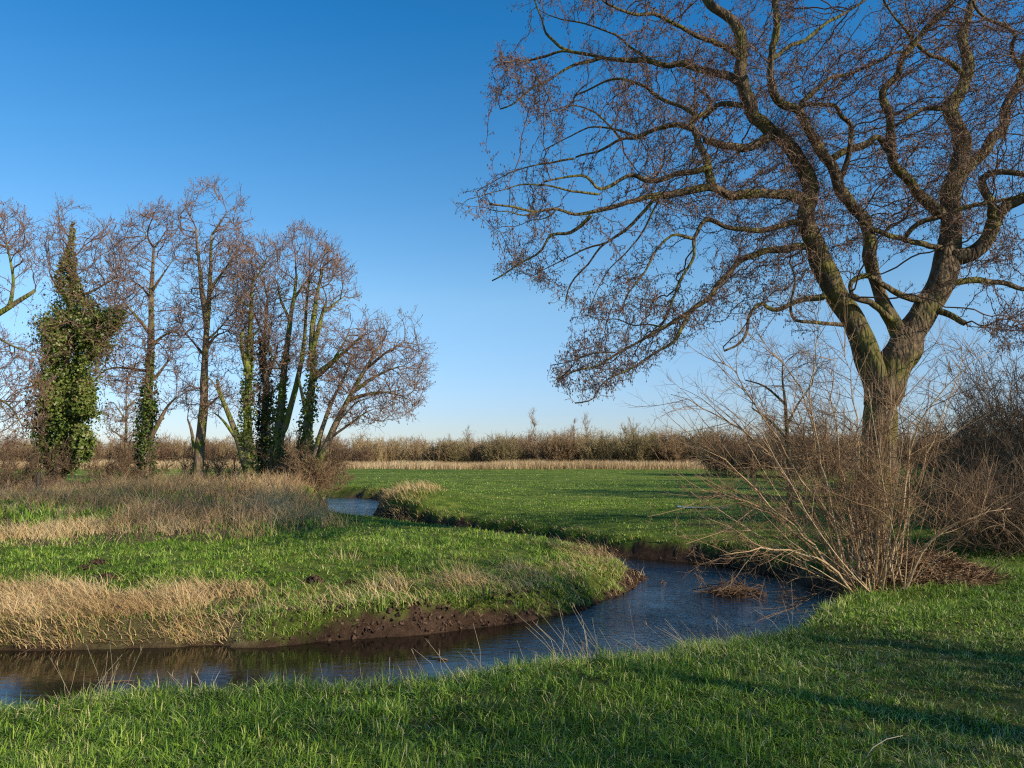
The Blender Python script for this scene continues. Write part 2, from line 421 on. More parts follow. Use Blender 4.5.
def ground_mat():
    m, N, L = new_mat('meadow_ground')
    tc = N.new('ShaderNodeTexCoord')
    def noise(sc, det=6, rough=.6):
        n = N.new('ShaderNodeTexNoise'); n.inputs['Scale'].default_value = sc; n.inputs['Detail'].default_value = det; n.inputs['Roughness'].default_value = rough
        L.new(tc.outputs['Object'], n.inputs['Vector']); return n
    n1 = noise(.22, 5); n2 = noise(6, 8, .75); n3 = noise(1.1, 6, .65)
    ad = N.new('ShaderNodeMath'); ad.operation = 'ADD'; L.new(n2.outputs['Fac'], ad.inputs[0]); L.new(n3.outputs['Fac'], ad.inputs[1])
    hf = N.new('ShaderNodeMath'); hf.operation = 'MULTIPLY'; hf.inputs[1].default_value = .5; L.new(ad.outputs[0], hf.inputs[0])
    g = ramp(N, [(.36, (.05, .08, .012)), (.5, (.16, .215, .028)), (.62, (.32, .335, .065)), (.74, (.42, .36, .14))]); L.new(hf.outputs[0], g.inputs['Fac'])
    smp = N.new('ShaderNodeMapping'); smp.inputs['Scale'].default_value = (.3, 1.1, 1); L.new(tc.outputs['Object'], smp.inputs['Vector']); L.new(smp.outputs[0], n1.inputs['Vector'])
    big = ramp(N, [(.32, (.55, .66, .5)), (.5, (.95, .98, .9)), (.68, (1.4, 1.25, 1.3))]); L.new(n1.outputs['Fac'], big.inputs['Fac'])
    mg = N.new('ShaderNodeMixRGB'); mg.blend_type = 'MULTIPLY'; mg.inputs[0].default_value = 1
    L.new(g.outputs[0], mg.inputs[1]); L.new(big.outputs[0], mg.inputs[2])
    dr = ramp(N, [(.35, (.06, .045, .02)), (.52, (.19, .14, .06)), (.68, (.34, .25, .12))]); L.new(hf.outputs[0], dr.inputs['Fac'])
    a2 = N.new('ShaderNodeAttribute'); a2.attribute_name = 'dry'
    m1 = N.new('ShaderNodeMixRGB'); L.new(a2.outputs['Fac'], m1.inputs[0]); L.new(mg.outputs[0], m1.inputs[1]); L.new(dr.outputs[0], m1.inputs[2])
    er = ramp(N, [(.34, (.022, .013, .008)), (.5, (.085, .047, .027)), (.66, (.17, .1, .062))]); L.new(hf.outputs[0], er.inputs['Fac'])
    a1 = N.new('ShaderNodeAttribute'); a1.attribute_name = 'earth'
    m2 = N.new('ShaderNodeMixRGB'); L.new(a1.outputs['Fac'], m2.inputs[0]); L.new(m1.outputs[0], m2.inputs[1]); L.new(er.outputs[0], m2.inputs[2])
    p = N.new('ShaderNodeBsdfPrincipled'); p.inputs['Roughness'].default_value = .9; p.inputs['Specular IOR Level'].default_value = .1
    L.new(m2.outputs[0], p.inputs['Base Color'])
    n4 = noise(25, 8, .8)
    a3 = N.new('ShaderNodeMath'); a3.operation = 'ADD'; L.new(n4.outputs['Fac'], a3.inputs[0]); L.new(n2.outputs['Fac'], a3.inputs[1])
    b = N.new('ShaderNodeBump'); b.inputs['Strength'].default_value = .9; b.inputs['Distance'].default_value = .07
    L.new(a3.outputs[0], b.inputs['Height']); L.new(b.outputs[0], p.inputs['Normal'])
    o = N.new('ShaderNodeOutputMaterial'); L.new(p.outputs[0], o.inputs['Surface'])
    return m
go = mk('ground', np.stack([X_, Y_, z], 1), [Fg], ground_mat(), attrs={'earth': earth, 'dry': dryv})
tag(go, 'grassy lowland ground with bare brown earth along the river banks', None, kind='structure')

def water_mat():
    m, N, L = new_mat('river_water')
    tc = N.new('ShaderNodeTexCoord')
    mp = N.new('ShaderNodeMapping'); mp.inputs['Rotation'].default_value = (0, 0, math.radians(35)); mp.inputs['Scale'].default_value = (1, 2.6, 1)
    L.new(tc.outputs['Object'], mp.inputs['Vector'])
    n1 = N.new('ShaderNodeTexNoise'); n1.inputs['Scale'].default_value = 4.0; n1.inputs['Detail'].default_value = 4; n1.inputs['Roughness'].default_value = .55
    L.new(mp.outputs[0], n1.inputs['Vector'])
    n2 = N.new('ShaderNodeTexNoise'); n2.inputs['Scale'].default_value = .9; n2.inputs['Detail'].default_value = 2; L.new(tc.outputs['Object'], n2.inputs['Vector'])
    sm = N.new('ShaderNodeAttribute'); sm.attribute_name = 'chop'
    pr = N.new('ShaderNodeMath'); pr.operation = 'MULTIPLY'; L.new(n2.outputs['Fac'], pr.inputs[0]); L.new(sm.outputs['Fac'], pr.inputs[1])
    b = N.new('ShaderNodeBump'); b.inputs['Distance'].default_value = .085
    L.new(pr.outputs[0], b.inputs['Strength']); L.new(n1.outputs['Fac'], b.inputs['Height'])
    p = N.new('ShaderNodeBsdfPrincipled'); p.inputs['Base Color'].default_value = (.012, .009, .006, 1)
    p.inputs['Roughness'].default_value = .04; p.inputs['IOR'].default_value = 1.33; p.inputs['Specular IOR Level'].default_value = .75
    L.new(b.outputs[0], p.inputs['Normal'])
    o = N.new('ShaderNodeOutputMaterial'); L.new(p.outputs[0], o.inputs['Surface'])
    return m
wx = np.linspace(-60, 8, 69); wy = np.linspace(-6, 54, 61)
WX, WY = np.meshgrid(wx, wy); wi = np.arange(69 * 61).reshape(61, 69)
chop = .07 + .93 * sst((WX.ravel() + 1.2) / 3.2) ; chop = np.where(WY.ravel() > 20, 1.0, chop)
wo = mk('river_water', np.stack([WX.ravel(), WY.ravel(), np.full(WX.size, WL)], 1), [np.stack([wi[:-1, :-1], wi[:-1, 1:], wi[1:, 1:], wi[1:, :-1]], -1).reshape(-1, 4)], water_mat(), attrs={'chop': chop})
tag(wo, 'winding river, blue where it mirrors the sky and brown under its banks', None, kind='structure')

# ------------------------------------------------------------------ grass
def inview(x, y, margin=1.12, lo=0):
    return np.abs(x) < y * .643 * margin + .6
def scatter(y0, y1, dens):
    n = int(.643 * 1.12 * (y1 * y1 - y0 * y0) * dens + 1.2 * (y1 - y0) * dens)
    y = np.sqrt(rng.uniform(y0 * y0, y1 * y1, n)); x = rng.uniform(-1, 1, n) * (y * .643 * 1.12 + .6)
    return x, y
grass = {'near': Acc(), 'pen': Acc(), 'far': Acc()}
edge = {'near': Acc(), 'pen': Acc(), 'far': Acc()}
bins = [(3, 5, 8000, .006, .04, .115), (5, 8, 6600, .0065, .04, .12), (8, 12, 3900, .0085, .045, .125), (12, 18, 1150, .0125, .05, .14), (18, 30, 170, .02, .05, .11), (30, 50, 34, .036, .05, .1), (50, 84, 7, .06, .05, .09)]
for y0, y1, dn, w, h0, h1 in bins:
    x, y = scatter(y0, y1, dn / 26 if y1 <= 18 else dn)
    tw = None
    if y1 <= 18:
        nt = len(x); ti = np.repeat(np.arange(nt), 26); tl = rng.uniform(0, 6.283, nt); tsz = rng.uniform(.55, 1.35, nt); tv = rng.normal(0, .13, nt)
        oa = rng.uniform(0, 6.283, len(ti)); orr = np.abs(rng.normal(0, .075 if y1 < 9 else .1, len(ti)))
        x = x[ti] + np.cos(oa) * orr; y = y[ti] + np.sin(oa) * orr
    z, d, pen, nea, out_, tt = terrain(x, y)
    dry = np.where(pen > .5, dryness(x, y), 0)
    lush = vnoise(x, y, .45, 3); patch = vnoise(x, y, 1.6, 3)
    ethr = bare_line(x, y, pen, nea)
    lb = (pen > .5) & (x < -3.5) & (d < 1.7) & (y < 17)
    keep = (~lb | (rng.random(len(x)) < .3)) & (d > .06) & ((tt > ethr) | (tt > .999)) & (rng.random(len(x)) > dry * .8)
    # worn, shorter turf on the right of the near bank
    worn = nea * sst((x - 1.2) / 2.5) * sst((9.8 - y) / 3)
    keep &= rng.random(len(x)) < np.clip(.45 + lush * 1.0, 0, 1) * (1 - .55 * worn * sst((vnoise(x + 5, y + 8, .8, 3) - .48) / .1))
    x, y, z, lush, patch, worn, pen, nea, d, tt = [a[keep] for a in (x, y, z, lush, patch, worn, pen, nea, d, tt)]
    n = len(x)
    if y1 <= 18: ti, oa, orr = ti[keep], oa[keep], orr[keep]
    h = (h0 + (h1 - h0) * rng.random(n) ** 1.3) * (.55 + .95 * lush) * (1 - .5 * worn)
    h = h * np.where((pen < .5) & (nea < .5), .75, 1) * np.where((tt < .99) & (y < 20), 1.5, 1)
    var = .02 + .85 * rng.random(n) ** 1.15 * (.6 + .5 * patch) + .3 * (patch - .5)
    if y1 <= 18:
        h = h * tsz[ti]; var = var + tv[ti]
        ld = np.where(rng.random(n) < .6, oa + rng.normal(0, .5, n), tl[ti] + rng.normal(0, .5, n)); ln_ = np.clip(.4 + orr * 8 + rng.normal(0, .4, n), .1, 1.9)
    else: ld = None; ln_ = rng.uniform(.2, 1.0, n)
    var = var - .16 * worn - .04 * (nea > .5)
    deadp = .03 + .1 * sst((patch - .55) / .2) + .15 * (tt < 1) + .16 * worn + .05 * (nea > .5)
    var = var + (.9 * (vnoise(x * .3, y * 1.3, 3.0, 3) - .5) * (y > 17))
    dead = rng.random(n) < deadp
    var = np.where(dead, rng.uniform(.88, 1.0, n), np.clip(var, 0, .86 if y1 <= 18 else .66))
    for key, msk in (('near', nea > .5), ('pen', pen > .5), ('far', (nea < .5) & (pen < .5))):
        grass[key].blades(np.stack([x, y, z - .01], 1)[msk], h[msk], w * rng.uniform(.7, 1.3, n)[msk], lean=ln_[msk], var=var[msk], leandir=None if ld is None else ld[msk], seg=3 if y1 < 9 else 2, droop=.8)
x, y = scatter(3.2, 13, 110); z, d, pen, nea, out_, tt = terrain(x, y); keep = ((nea > .5) | (pen > .5)) & (d > .7) & (rng.random(len(x)) < np.clip((vnoise(x + 3, y, .9, 2) - .45) * 5, 0, 1)); x, y, z, nea = x[keep], y[keep], z[keep], nea[keep]; n = len(x)
for key, m in (('near', nea > .5), ('pen', nea < .5)):
    for q in range(3): grass[key].blades(np.stack([x, y, z], 1)[m] + rng.normal(0, .015, (m.sum(), 3)) * [1, 1, 0], rng.uniform(.035, .08, m.sum()), rng.uniform(.012, .024, m.sum()), lean=rng.uniform(.6, 1.8, m.sum()), var=rng.uniform(.05, .6, m.sum()), droop=.7, seg=3)
tag(grass['near'].build('grass', M['grass']), 'lush long grass on the bank at the bottom of the photo', None, kind='stuff')
tag(grass['pen'].build('peninsula_grass', M['grass']), 'bright green grass on the tongue of land inside the river bend', None, kind='stuff')
tag(grass['far'].build('meadow_grass', M['grass']), 'short green grass of the wide meadow beyond the river', None, kind='stuff')

def dry_blades(acc, x, y, h, w, lean=.3, droop=.5, seg=3, vlo=.1, vhi=.9, patchy=.5, ldn=1.0):
    z = ground_z(x, y); n = len(x)
    v = vlo + (vhi - vlo) * np.clip(rng.random(n) * (1 - patchy) + patchy * (vnoise(x, y, 1.1, 2) * 1.6 - .3), 0, 1)
    acc.blades(np.stack([x, y, z - .02], 1), h, w, lean=rng.uniform(.4, 1.6, n) * lean, var=v, leandir=rng.normal(2.9, ldn, n), droop=droop, seg=seg)
# tall brown grass under the trees
a = Acc()
x, y = scatter(14, 43, 330); k = dryness(x, y) * (x < -2.5)
q = vnoise(x, y, 1.7, 3); keep = (rng.random(len(x)) < k * np.clip((q - .42) * 6, .05, 1) * np.clip(1.25 - y / 60, .3, 1)) & (terrain(x, y)[1] > .1)
x, y, q = x[keep], y[keep], q[keep]
hh = rng.uniform(.12, .8, len(x)) * (.2 + np.clip((q - .34) * 2.6, 0, 1.2)) * np.where(x < -y * .5, .6, 1) * (.5 + vnoise(x, y, .5, 2))
dry_blades(a, x, y, hh, .006 + .00035 * y, .7, patchy=.65, ldn=2.0)
tag(a.build('tall_dry_grass', M['dry']), 'tall tan dead grass under the bare trees on the left', None, kind='stuff')
a = Acc()
x, y = scatter(15, 41, 9); k = dryness(x, y) * (x < -2.5); q = vnoise(x + 70, y + 13, 2.6, 3)
keep = (rng.random(len(x)) < k * np.clip((q - .46) * 7, .02, 1)) & (terrain(x, y)[1] > .1); x, y, q = x[keep], y[keep], q[keep]
b = np.stack([x, y, ground_z(x, y) - .02], 1); n = len(x); d_ = norm(np.stack([rng.normal(0, .3, n), rng.normal(0, .3, n), np.ones(n)], 1)); h_ = rng.uniform(.3, .8, n)[:, None] * (.5 + q[:, None]); v = rng.random(n); w_ = .004 + .0001 * y
a.frusta(b, b + d_ * h_, w_, w_ * .5, 3, v)
for f in (.45, .65, .85):
    e_ = b + d_ * h_ * f; a.frusta(e_, e_ + norm(d_ + rng.normal(0, .6, (n, 3))) * h_ * .3, w_ * .7, w_ * .4, 3, v)
tag(a.build('dead_weeds', M['weed']), 'thin reddish brown dead weeds standing in the tall dry grass', None, kind='stuff')
# low green growth between it
a = Acc()
x, y = scatter(14, 40, 75); k = dryness(x, y) * (x < -2.5); keep = (rng.random(len(x)) < k * np.clip((vnoise(x + 31, y, 2.4, 3) - .4) * 6, 0, 1)) & (terrain(x, y)[1] > .1); x, y = x[keep], y[keep]
a.blades(np.stack([x, y, ground_z(x, y)], 1), rng.uniform(.12, .32, len(x)), .016 + .0008 * y, lean=rng.uniform(.2, .9, len(x)), var=rng.uniform(0, .6, len(x)))
tag(a.build('rough_undergrowth', M['grass']), 'dark green rough growth among the tall dry grass', None, kind='stuff')
# shaggy straw hanging over the left part of the far bank, and fringes on the other banks
a = Acc()
n = 230000; x = rng.uniform(-9, 2.8, n); y = rng.uniform(9.4, 17, n)
z, d, pen, nea, out_, tt = terrain(x, y)
pr = np.where(x < -3.7, sst((2.1 - d) / 1.0) * .9, sst((1.6 - d) / .6) * .10) * np.clip((vnoise(x, y, .8, 2) - .24) * 3.2, 0, 1) * (d > .03)
pr = np.where((x > -3.7) & (tt < .7), pr * .3, pr)
keep = (pen > .5) & (rng.random(n) < pr); x, y = x[keep], y[keep]
dry_blades(a, x, y, rng.uniform(.12, .42, len(x)) * (.5 + .8 * vnoise(x, y, .5, 2)), .01, 1.1, .9, vlo=.25, vhi=.95)
tag(a.build('bank_dry_grass', M['dry']), 'shaggy straw grass along the earth bank facing the camera', None, kind='stuff')
a = Acc()
n = 60000; x = rng.uniform(-8, 6.5, n); y = rng.uniform(15, 45, n)
z, d, pen, nea, out_, tt = terrain(x, y)
hump = np.exp(-(((x + 3.9) / 1.5) ** 2 + ((y - 30.5) / 3.2) ** 2))
pr = (.6 * sst((.85 - d) / .5) * np.clip((vnoise(x, y, 1.2, 2) - .3) * 2.5, 0, 1) + .55 * sst(hump * 2.2 - .6)) * (d > .02)
keep = (out_ > .5) & (rng.random(n) < pr); x, y, hm = x[keep], y[keep], hump[keep]
dry_blades(a, x, y, rng.uniform(.08, .28, len(x)) * (1 + 1.9 * hm), .005 + .0005 * y, 1.1, .9, vlo=0)
tag(a.build('rim_dry_grass', M['dry']), 'dry tan grass on the hump and rim of the far river bank', None, kind='stuff')
a = Acc()
n = 9000; x = rng.uniform(-6, 6, n); y = rng.uniform(5, 13, n)
z, d, pen, nea, out_, tt = terrain(x, y)
keep = (nea > .5) & (d > .1) & (rng.random(n) < .16 * sst((1.5 - d) / .6) * np.clip((vnoise(x, y, 1.1, 2) - .42) * 5, 0.03, 1) * (.4 + .6 * sst((x + 1) / 3)))
x, y = x[keep], y[keep]
dry_blades(a, x, y, rng.uniform(.1, .36, len(x)), .006, .8, .8, vlo=.4, vhi=1)
tag(a.build('edge_dry_grass', M['straw']), 'pale dry grass fringing the near edge of the water', None, kind='stuff')
a = Acc(); n = 34000; x = rng.uniform(-3.4, 3, n); y = rng.uniform(10.3, 17.2, n); z, d, pen, nea, out_, tt = terrain(x, y)
keep = (pen > .5) & (d > -.05) & (d < .75) & (rng.random(n) < .8 * np.exp(-((x + 1.3) / 1.7) ** 4) + .4 * (x > 1.6)); c = np.stack([x, y, z], 1)[keep]; n = len(c)
s_ = (.004 + .03 * rng.random(n) ** 3)[:, None] * norm(rng.normal(0, 1, (n, 3))); w_ = np.linalg.norm(s_, axis=1); a.frusta(c - s_, c + s_, w_ * rng.uniform(.7, 1.4, n), w_ * rng.uniform(.3, .9, n), 5, rng.uniform(.3, 1.0, n))
tag(a.build('earth_clods', M['soil'], smooth=False), 'crumbled brown earth on the slipped bank of the river bend', None, kind='stuff')
# reed bed
a = Acc()
n = 60000; x = rng.uniform(-75, 42, n); y = rng.uniform(83.5, 92, n)
a.blades(np.stack([x, y, ground_z(x, y)], 1), (.55 + .5 * rng.random(n)) * (.6 + .8 * vnoise(x, y, 5, 3)), rng.uniform(.03, .05, n), lean=.25, var=np.clip(vnoise(x, y, 3, 2) + rng.normal(0, .2, n), 0, 1))
tag(a.build('reed_bed', M['reed']), 'pale tan reed strip along the far edge of the meadow', None, kind='stuff')

# ------------------------------------------------------------------ trees
def resample(P, R, step):
    P = np.asarray(P, float); R = np.asarray(R, float)
    seg = np.linalg.norm(np.diff(P, axis=0), axis=1); s = np.concatenate([[0], np.cumsum(seg)])
    m = max(2, int(round(s[-1] / step)) + 1); t = np.linspace(0, s[-1], m)
    # catmull-like smoothing through a finer linear pass
    Q = np.stack([np.interp(t, s, P[:, i]) for i in range(3)], 1); r = np.interp(t, s, R)
    Q[1:-1] = .5 * Q[1:-1] + .25 * (Q[:-2] + Q[2:])
    return Q, r

def colonize(pos, par, attr, step, dk, iters=80, jit=.25, di=2.5, mom=.4, maxch=3, up=0.0):
    pos = list(map(np.asarray, pos)); par = list(par)
    PA = np.array(pos); n0 = len(pos)
    dirs = np.zeros_like(PA)
    for i, p in enumerate(par):
        if p >= 0: dirs[i] = PA[i] - PA[p]
    dirs = norm(dirs)
    A = attr.copy()
    nd = np.full(len(A), 1e9); ni = np.zeros(len(A), int)
    for c in range(0, len(PA), 200):
        dd = np.linalg.norm(A[:, None] - PA[None, c:c + 200], axis=2); j = dd.argmin(1); v = dd[np.arange(len(A)), j]
        m = v < nd; nd[m] = v[m]; ni[m] = j[m] + c
    nch = np.zeros(len(PA), int)
    for it in range(iters):
        keep = nd > dk; A, nd, ni = A[keep], nd[keep], ni[keep]
        act = nd < di
        if not act.any(): break
        g = np.zeros_like(PA); vv = norm(A[act] - PA[ni[act]]); np.add.at(g, ni[act], vv)
        ids = np.unique(ni[act]); ids = ids[nch[ids] < maxch]
        if len(ids) == 0: break
        dv = norm(norm(g[ids]) + mom * dirs[ids] + rng.normal(0, jit, (len(ids), 3)) + np.array([0, 0, up]))
        new = PA[ids] + dv * step
        nch[ids] += 1
        base = len(PA)
        PA = np.concatenate([PA, new]); dirs = np.concatenate([dirs, dv]); nch = np.concatenate([nch, np.zeros(len(new), int)])
        par.extend(ids.tolist())
        for c in range(0, len(new), 200):
            dd = np.linalg.norm(A[:, None] - new[None, c:c + 200], axis=2)
            j = dd.argmin(1); v = dd[np.arange(len(A)), j]; m = v < nd; nd[m] = v[m]; ni[m] = j[m] + base + c
    return PA, np.array(par), dirs

def pipe(par, n0, r0, rtip, e=2.15, capr=.75):
    n = len(par); acc = np.zeros(n); ch = np.zeros(n, int)
    for i in range(n - 1, n0 - 1, -1):
        if acc[i] == 0: acc[i] = rtip ** e
        acc[par[i]] += acc[i]; ch[par[i]] += 1
    r = acc ** (1 / e)
    r[:n0] = r0
    for i in range(n0, n):
        lim = r[par[i]] * (capr if par[i] < n0 else 1.0)
        r[i] = max(min(r[i], lim), rtip * .8)
    return r, ch

def grown_mesh(acc, P, par, r, dirs, n0, var):
    """tubes for the grown part of a skeleton; rings shared smoothly along each shoot"""
    i = np.arange(n0, len(P)); p = par[i]
    for lo, hi, k in ((.012, 9, 6), (.0, .012, 3)):
        m = (r[i] >= lo) & (r[i] < hi); ii, pp = i[m], p[m]
        if not len(ii): continue
        first = pp < n0
        Ta = np.where(first[:, None], dirs[ii], dirs[pp]); Tb = dirs[ii]
        ra = np.where(first, r[ii] * 1.25, np.minimum(r[pp], r[ii] * 1.5)); rb = r[ii]
        a1, b1 = frames(Ta); a2, b2 = frames(Tb)
        ang = np.arange(k) * 2 * math.pi / k; c, s = np.cos(ang)[None, :, None], np.sin(ang)[None, :, None]
        V = np.concatenate([P[pp][:, None] + (a1[:, None] * c + b1[:, None] * s) * ra[:, None, None], P[ii][:, None] + (a2[:, None] * c + b2[:, None] * s) * rb[:, None, None]], 1)
        q = np.arange(k); j = (q + 1) % k; f = np.stack([q, j, j + k, q + k], 1)
        acc.add(V.reshape(-1, 3), [(f[None] + (np.arange(len(ii)) * 2 * k)[:, None, None]).reshape(-1, 4)], np.repeat(var[ii], 2 * k))

def twigs(acc, base, dirv, n_each, L0, L1, r, var=.5, spread=.9, upb=.15, sub=2, out=None, k=3):
    """zigzag twigs with side shoots; returns tips"""
    B = np.repeat(base, n_each, 0); D = np.repeat(dirv, n_each, 0); n = len(B)
    d1 = norm(D * .7 + rng.normal(0, spread * .6, (n, 3)) + np.array([0, 0, upb])); l = rng.uniform(L0, L1, n)[:, None]
    d2 = norm(d1 + rng.normal(0, .35, (n, 3)) + np.array([0, 0, upb * .6]))
    Mid = B + d1 * l * .5; T = Mid + d2 * l * .5
    v = np.clip(var + rng.normal(0, .18, n), 0, 1)
    acc.frusta(B, Mid, r, r * .8, k, v); acc.frusta(Mid, T, r * .8, r * .5, k, v)
    tips = [T]
    for s_ in range(sub):
        o = Mid if s_ % 2 == 0 else B + d1 * l * .3
        d3 = norm(d1 * .6 + rng.normal(0, .6, (n, 3)) + np.array([0, 0, upb])); e = o + d3 * l * rng.uniform(.3, .55, (n, 1))
        acc.frusta(o, e, r * .7, r * .45, k, v); tips.append(e)
    return np.concatenate(tips)

def polysample(poly, n):
    poly = np.array(poly, float); lo, hi = poly.min(0), poly.max(0); out = []
    c = 0
    while c < n:
        p = rng.uniform(lo, hi, (n * 2, 2)); p = p[inside(p, poly)]; out.append(p); c += len(p)
    return np.concatenate(out)[:n]

def trace_limbs(specs, D, rsc=(1, 1, 1)):
    """specs: list of (px list, r0 px, r1 px, depth change, kind); each limb starts on the nearest traced point"""
    chains = []; allp = []; alld = []
    for pts, r0, r1, dd in specs:
        pts = np.array(pts, float)
        if chains:
            A = np.concatenate(allp); j = np.hypot(*(A - pts[0]).T).argmin()
            d0 = np.concatenate(alld)[j]; 
            if np.hypot(*(A[j] - pts[0])) > 1.5: pts = np.concatenate([[A[j]], pts])
        else: d0 = D
        s = np.concatenate([[0], np.cumsum(np.hypot(*np.diff(pts, axis=0).T))]); s /= s[-1]
        # densify
        t = np.linspace(0, 1, max(len(pts) * 3, 6)); x = np.interp(t, s, pts[:, 0]); y = np.interp(t, s, pts[:, 1])
        dep = d0 + dd * t
        allp.append(np.stack([x, y], 1)); alld.append(dep)
        P = np.array([at(a_, b_, c_) for a_, b_, c_ in zip(x, y, dep)])
        R = (r1 * rsc[1] + (r0 * rsc[0] - r1 * rsc[1]) * (1 - t) ** rsc[2]) * dep / F
        chains.append((P, R))
    return chains

def build_tree(name, label, D, specs, crown, n_attr, step, dk, rtip, twig=(2, .3, .8, .009), parts=None, barkmat=None, group=None, thick=None, clump=2.2, thr=.42, jit=.3, di=3.0, rough=.05, cones=0, seed_up=.05, wig=0., k0=10, twmat=None, splitlimb=True, cat='tree', tvar=.5, sub=2, upb=.15, rsc=(1, 1, 1), cgain=5, trim=1.0, topb=0.0, leftb=0.0):
    chains = trace_limbs(specs, D, rsc)
    chains = [(P[:max(3, int(len(P) * trim))], R[:max(3, int(len(R) * trim))]) for P, R in chains]
    P0 = chains[0][0][0]
    base = np.array([P0[0], P0[1], float(ground_z(P0[0], P0[1])[0])])
    root = thing(name, label, cat, base, group)
    pos, par, rad = [], [], []
    limbs = []
    for ci, (P, R) in enumerate(chains):
        if ci == 0:
            P = P.copy(); P[0][2] = min(P[0][2], base[2] - .15)
        Q, r = resample(P, R, step * .8)
        if wig: 
            w_ = rng.normal(0, wig, Q.shape)
            for _ in range(2): w_[1:-1] = (w_[:-2] + w_[1:-1] + w_[2:]) / 2.2
            Q = Q + w_ * np.where(r < .12, np.minimum(r * 2 + .05, .22), .06)[:, None]; Q[0] -= w_[0] * 0
        limbs.append((Q, r))
        start = len(pos)
        if ci == 0: prev = -1
        else:
            A = np.array(pos); prev = int(np.linalg.norm(A - Q[0], axis=1).argmin())
        for q, rr in zip(Q, r):
            pos.append(q); par.append(prev); rad.append(rr); prev = len(pos) - 1
    n0 = len(pos)
    # crown attractors inside the outline
    pts = polysample(crown, n_attr * 4)
    th = thick or 3.0
    lo = np.array(crown, float).min(0); hi = np.array(crown, float).max(0)
    cl = vnoise(pts[:, 0], pts[:, 1], clump * F / D, 3)
    keep = rng.random(len(pts)) < np.clip((cl - thr) * cgain + .25, .04, 1) * (1 + leftb * (pts[:, 0] < 640)) * (1 - topb * (pts[:, 1] - lo[1]) / (hi[1] - lo[1]))
    pts = pts[keep][:n_attr]
    dep = D + th * np.clip(rng.normal(0, .45, len(pts)), -1, 1)
    A = np.array([at(a_, b_, c_) for (a_, b_), c_ in zip(pts, dep)])
    A = A[A[:, 2] > .4]
    PA, PAR, dirs = colonize(pos, par, A, step, dk, 90, jit, di, up=seed_up)
    r, ch = pipe(PAR, n0, np.array(rad), rtip)
    # parts
    pm = parts or {}
    groups = {}
    for ci, (Q, rr) in enumerate(limbs):
        nm = pm.get(ci, 'trunk' if ci == 0 else 'limb')
        acc = Acc(); kk = 18 if rr[0] > .12 else (9 if rr[0] > .04 else 6)
        rr = rr.copy()
        if ci == 0: rr[:3] *= np.array([1.6, 1.25, 1.08])
        acc.chain(Q, rr, kk, rough=rough)
        acc.build(nm, barkmat or M['bark_far'], root)
    acc = Acc()
    var = np.clip(.15 + .5 * (1 - np.clip(r / .03, 0, 1)) + rng.normal(0, .12, len(PA)), 0, 1)
    grown_mesh(acc, PA, PAR, r, dirs, n0, var)
    g = np.arange(n0, len(PA)); g = g[r[g] < rtip * 2.6]
    ne, L0, L1, tr = twig
    tips = twigs(acc, PA[g], dirs[g], ne, L0, L1, tr, var=tvar, sub=sub, upb=upb)
    acc.build('crown', twmat or M['twig_far'], root)
    if cones:
        t = tips[rng.random(len(tips)) < cones[0]]; s = cones[1]
        c = Acc(); n = len(t); e = t - np.array([0, 0, s * 1.6]) + rng.normal(0, s * .3, (n, 3)); m_ = (t + e) / 2
        v = rng.random(n); c.frusta(t, m_, s * .15, s * .5, 3, v); c.frusta(m_, e, s * .5, s * .1, 3, v)
        c.build('catkins', M['cone'], root)
    return root, limbs, base

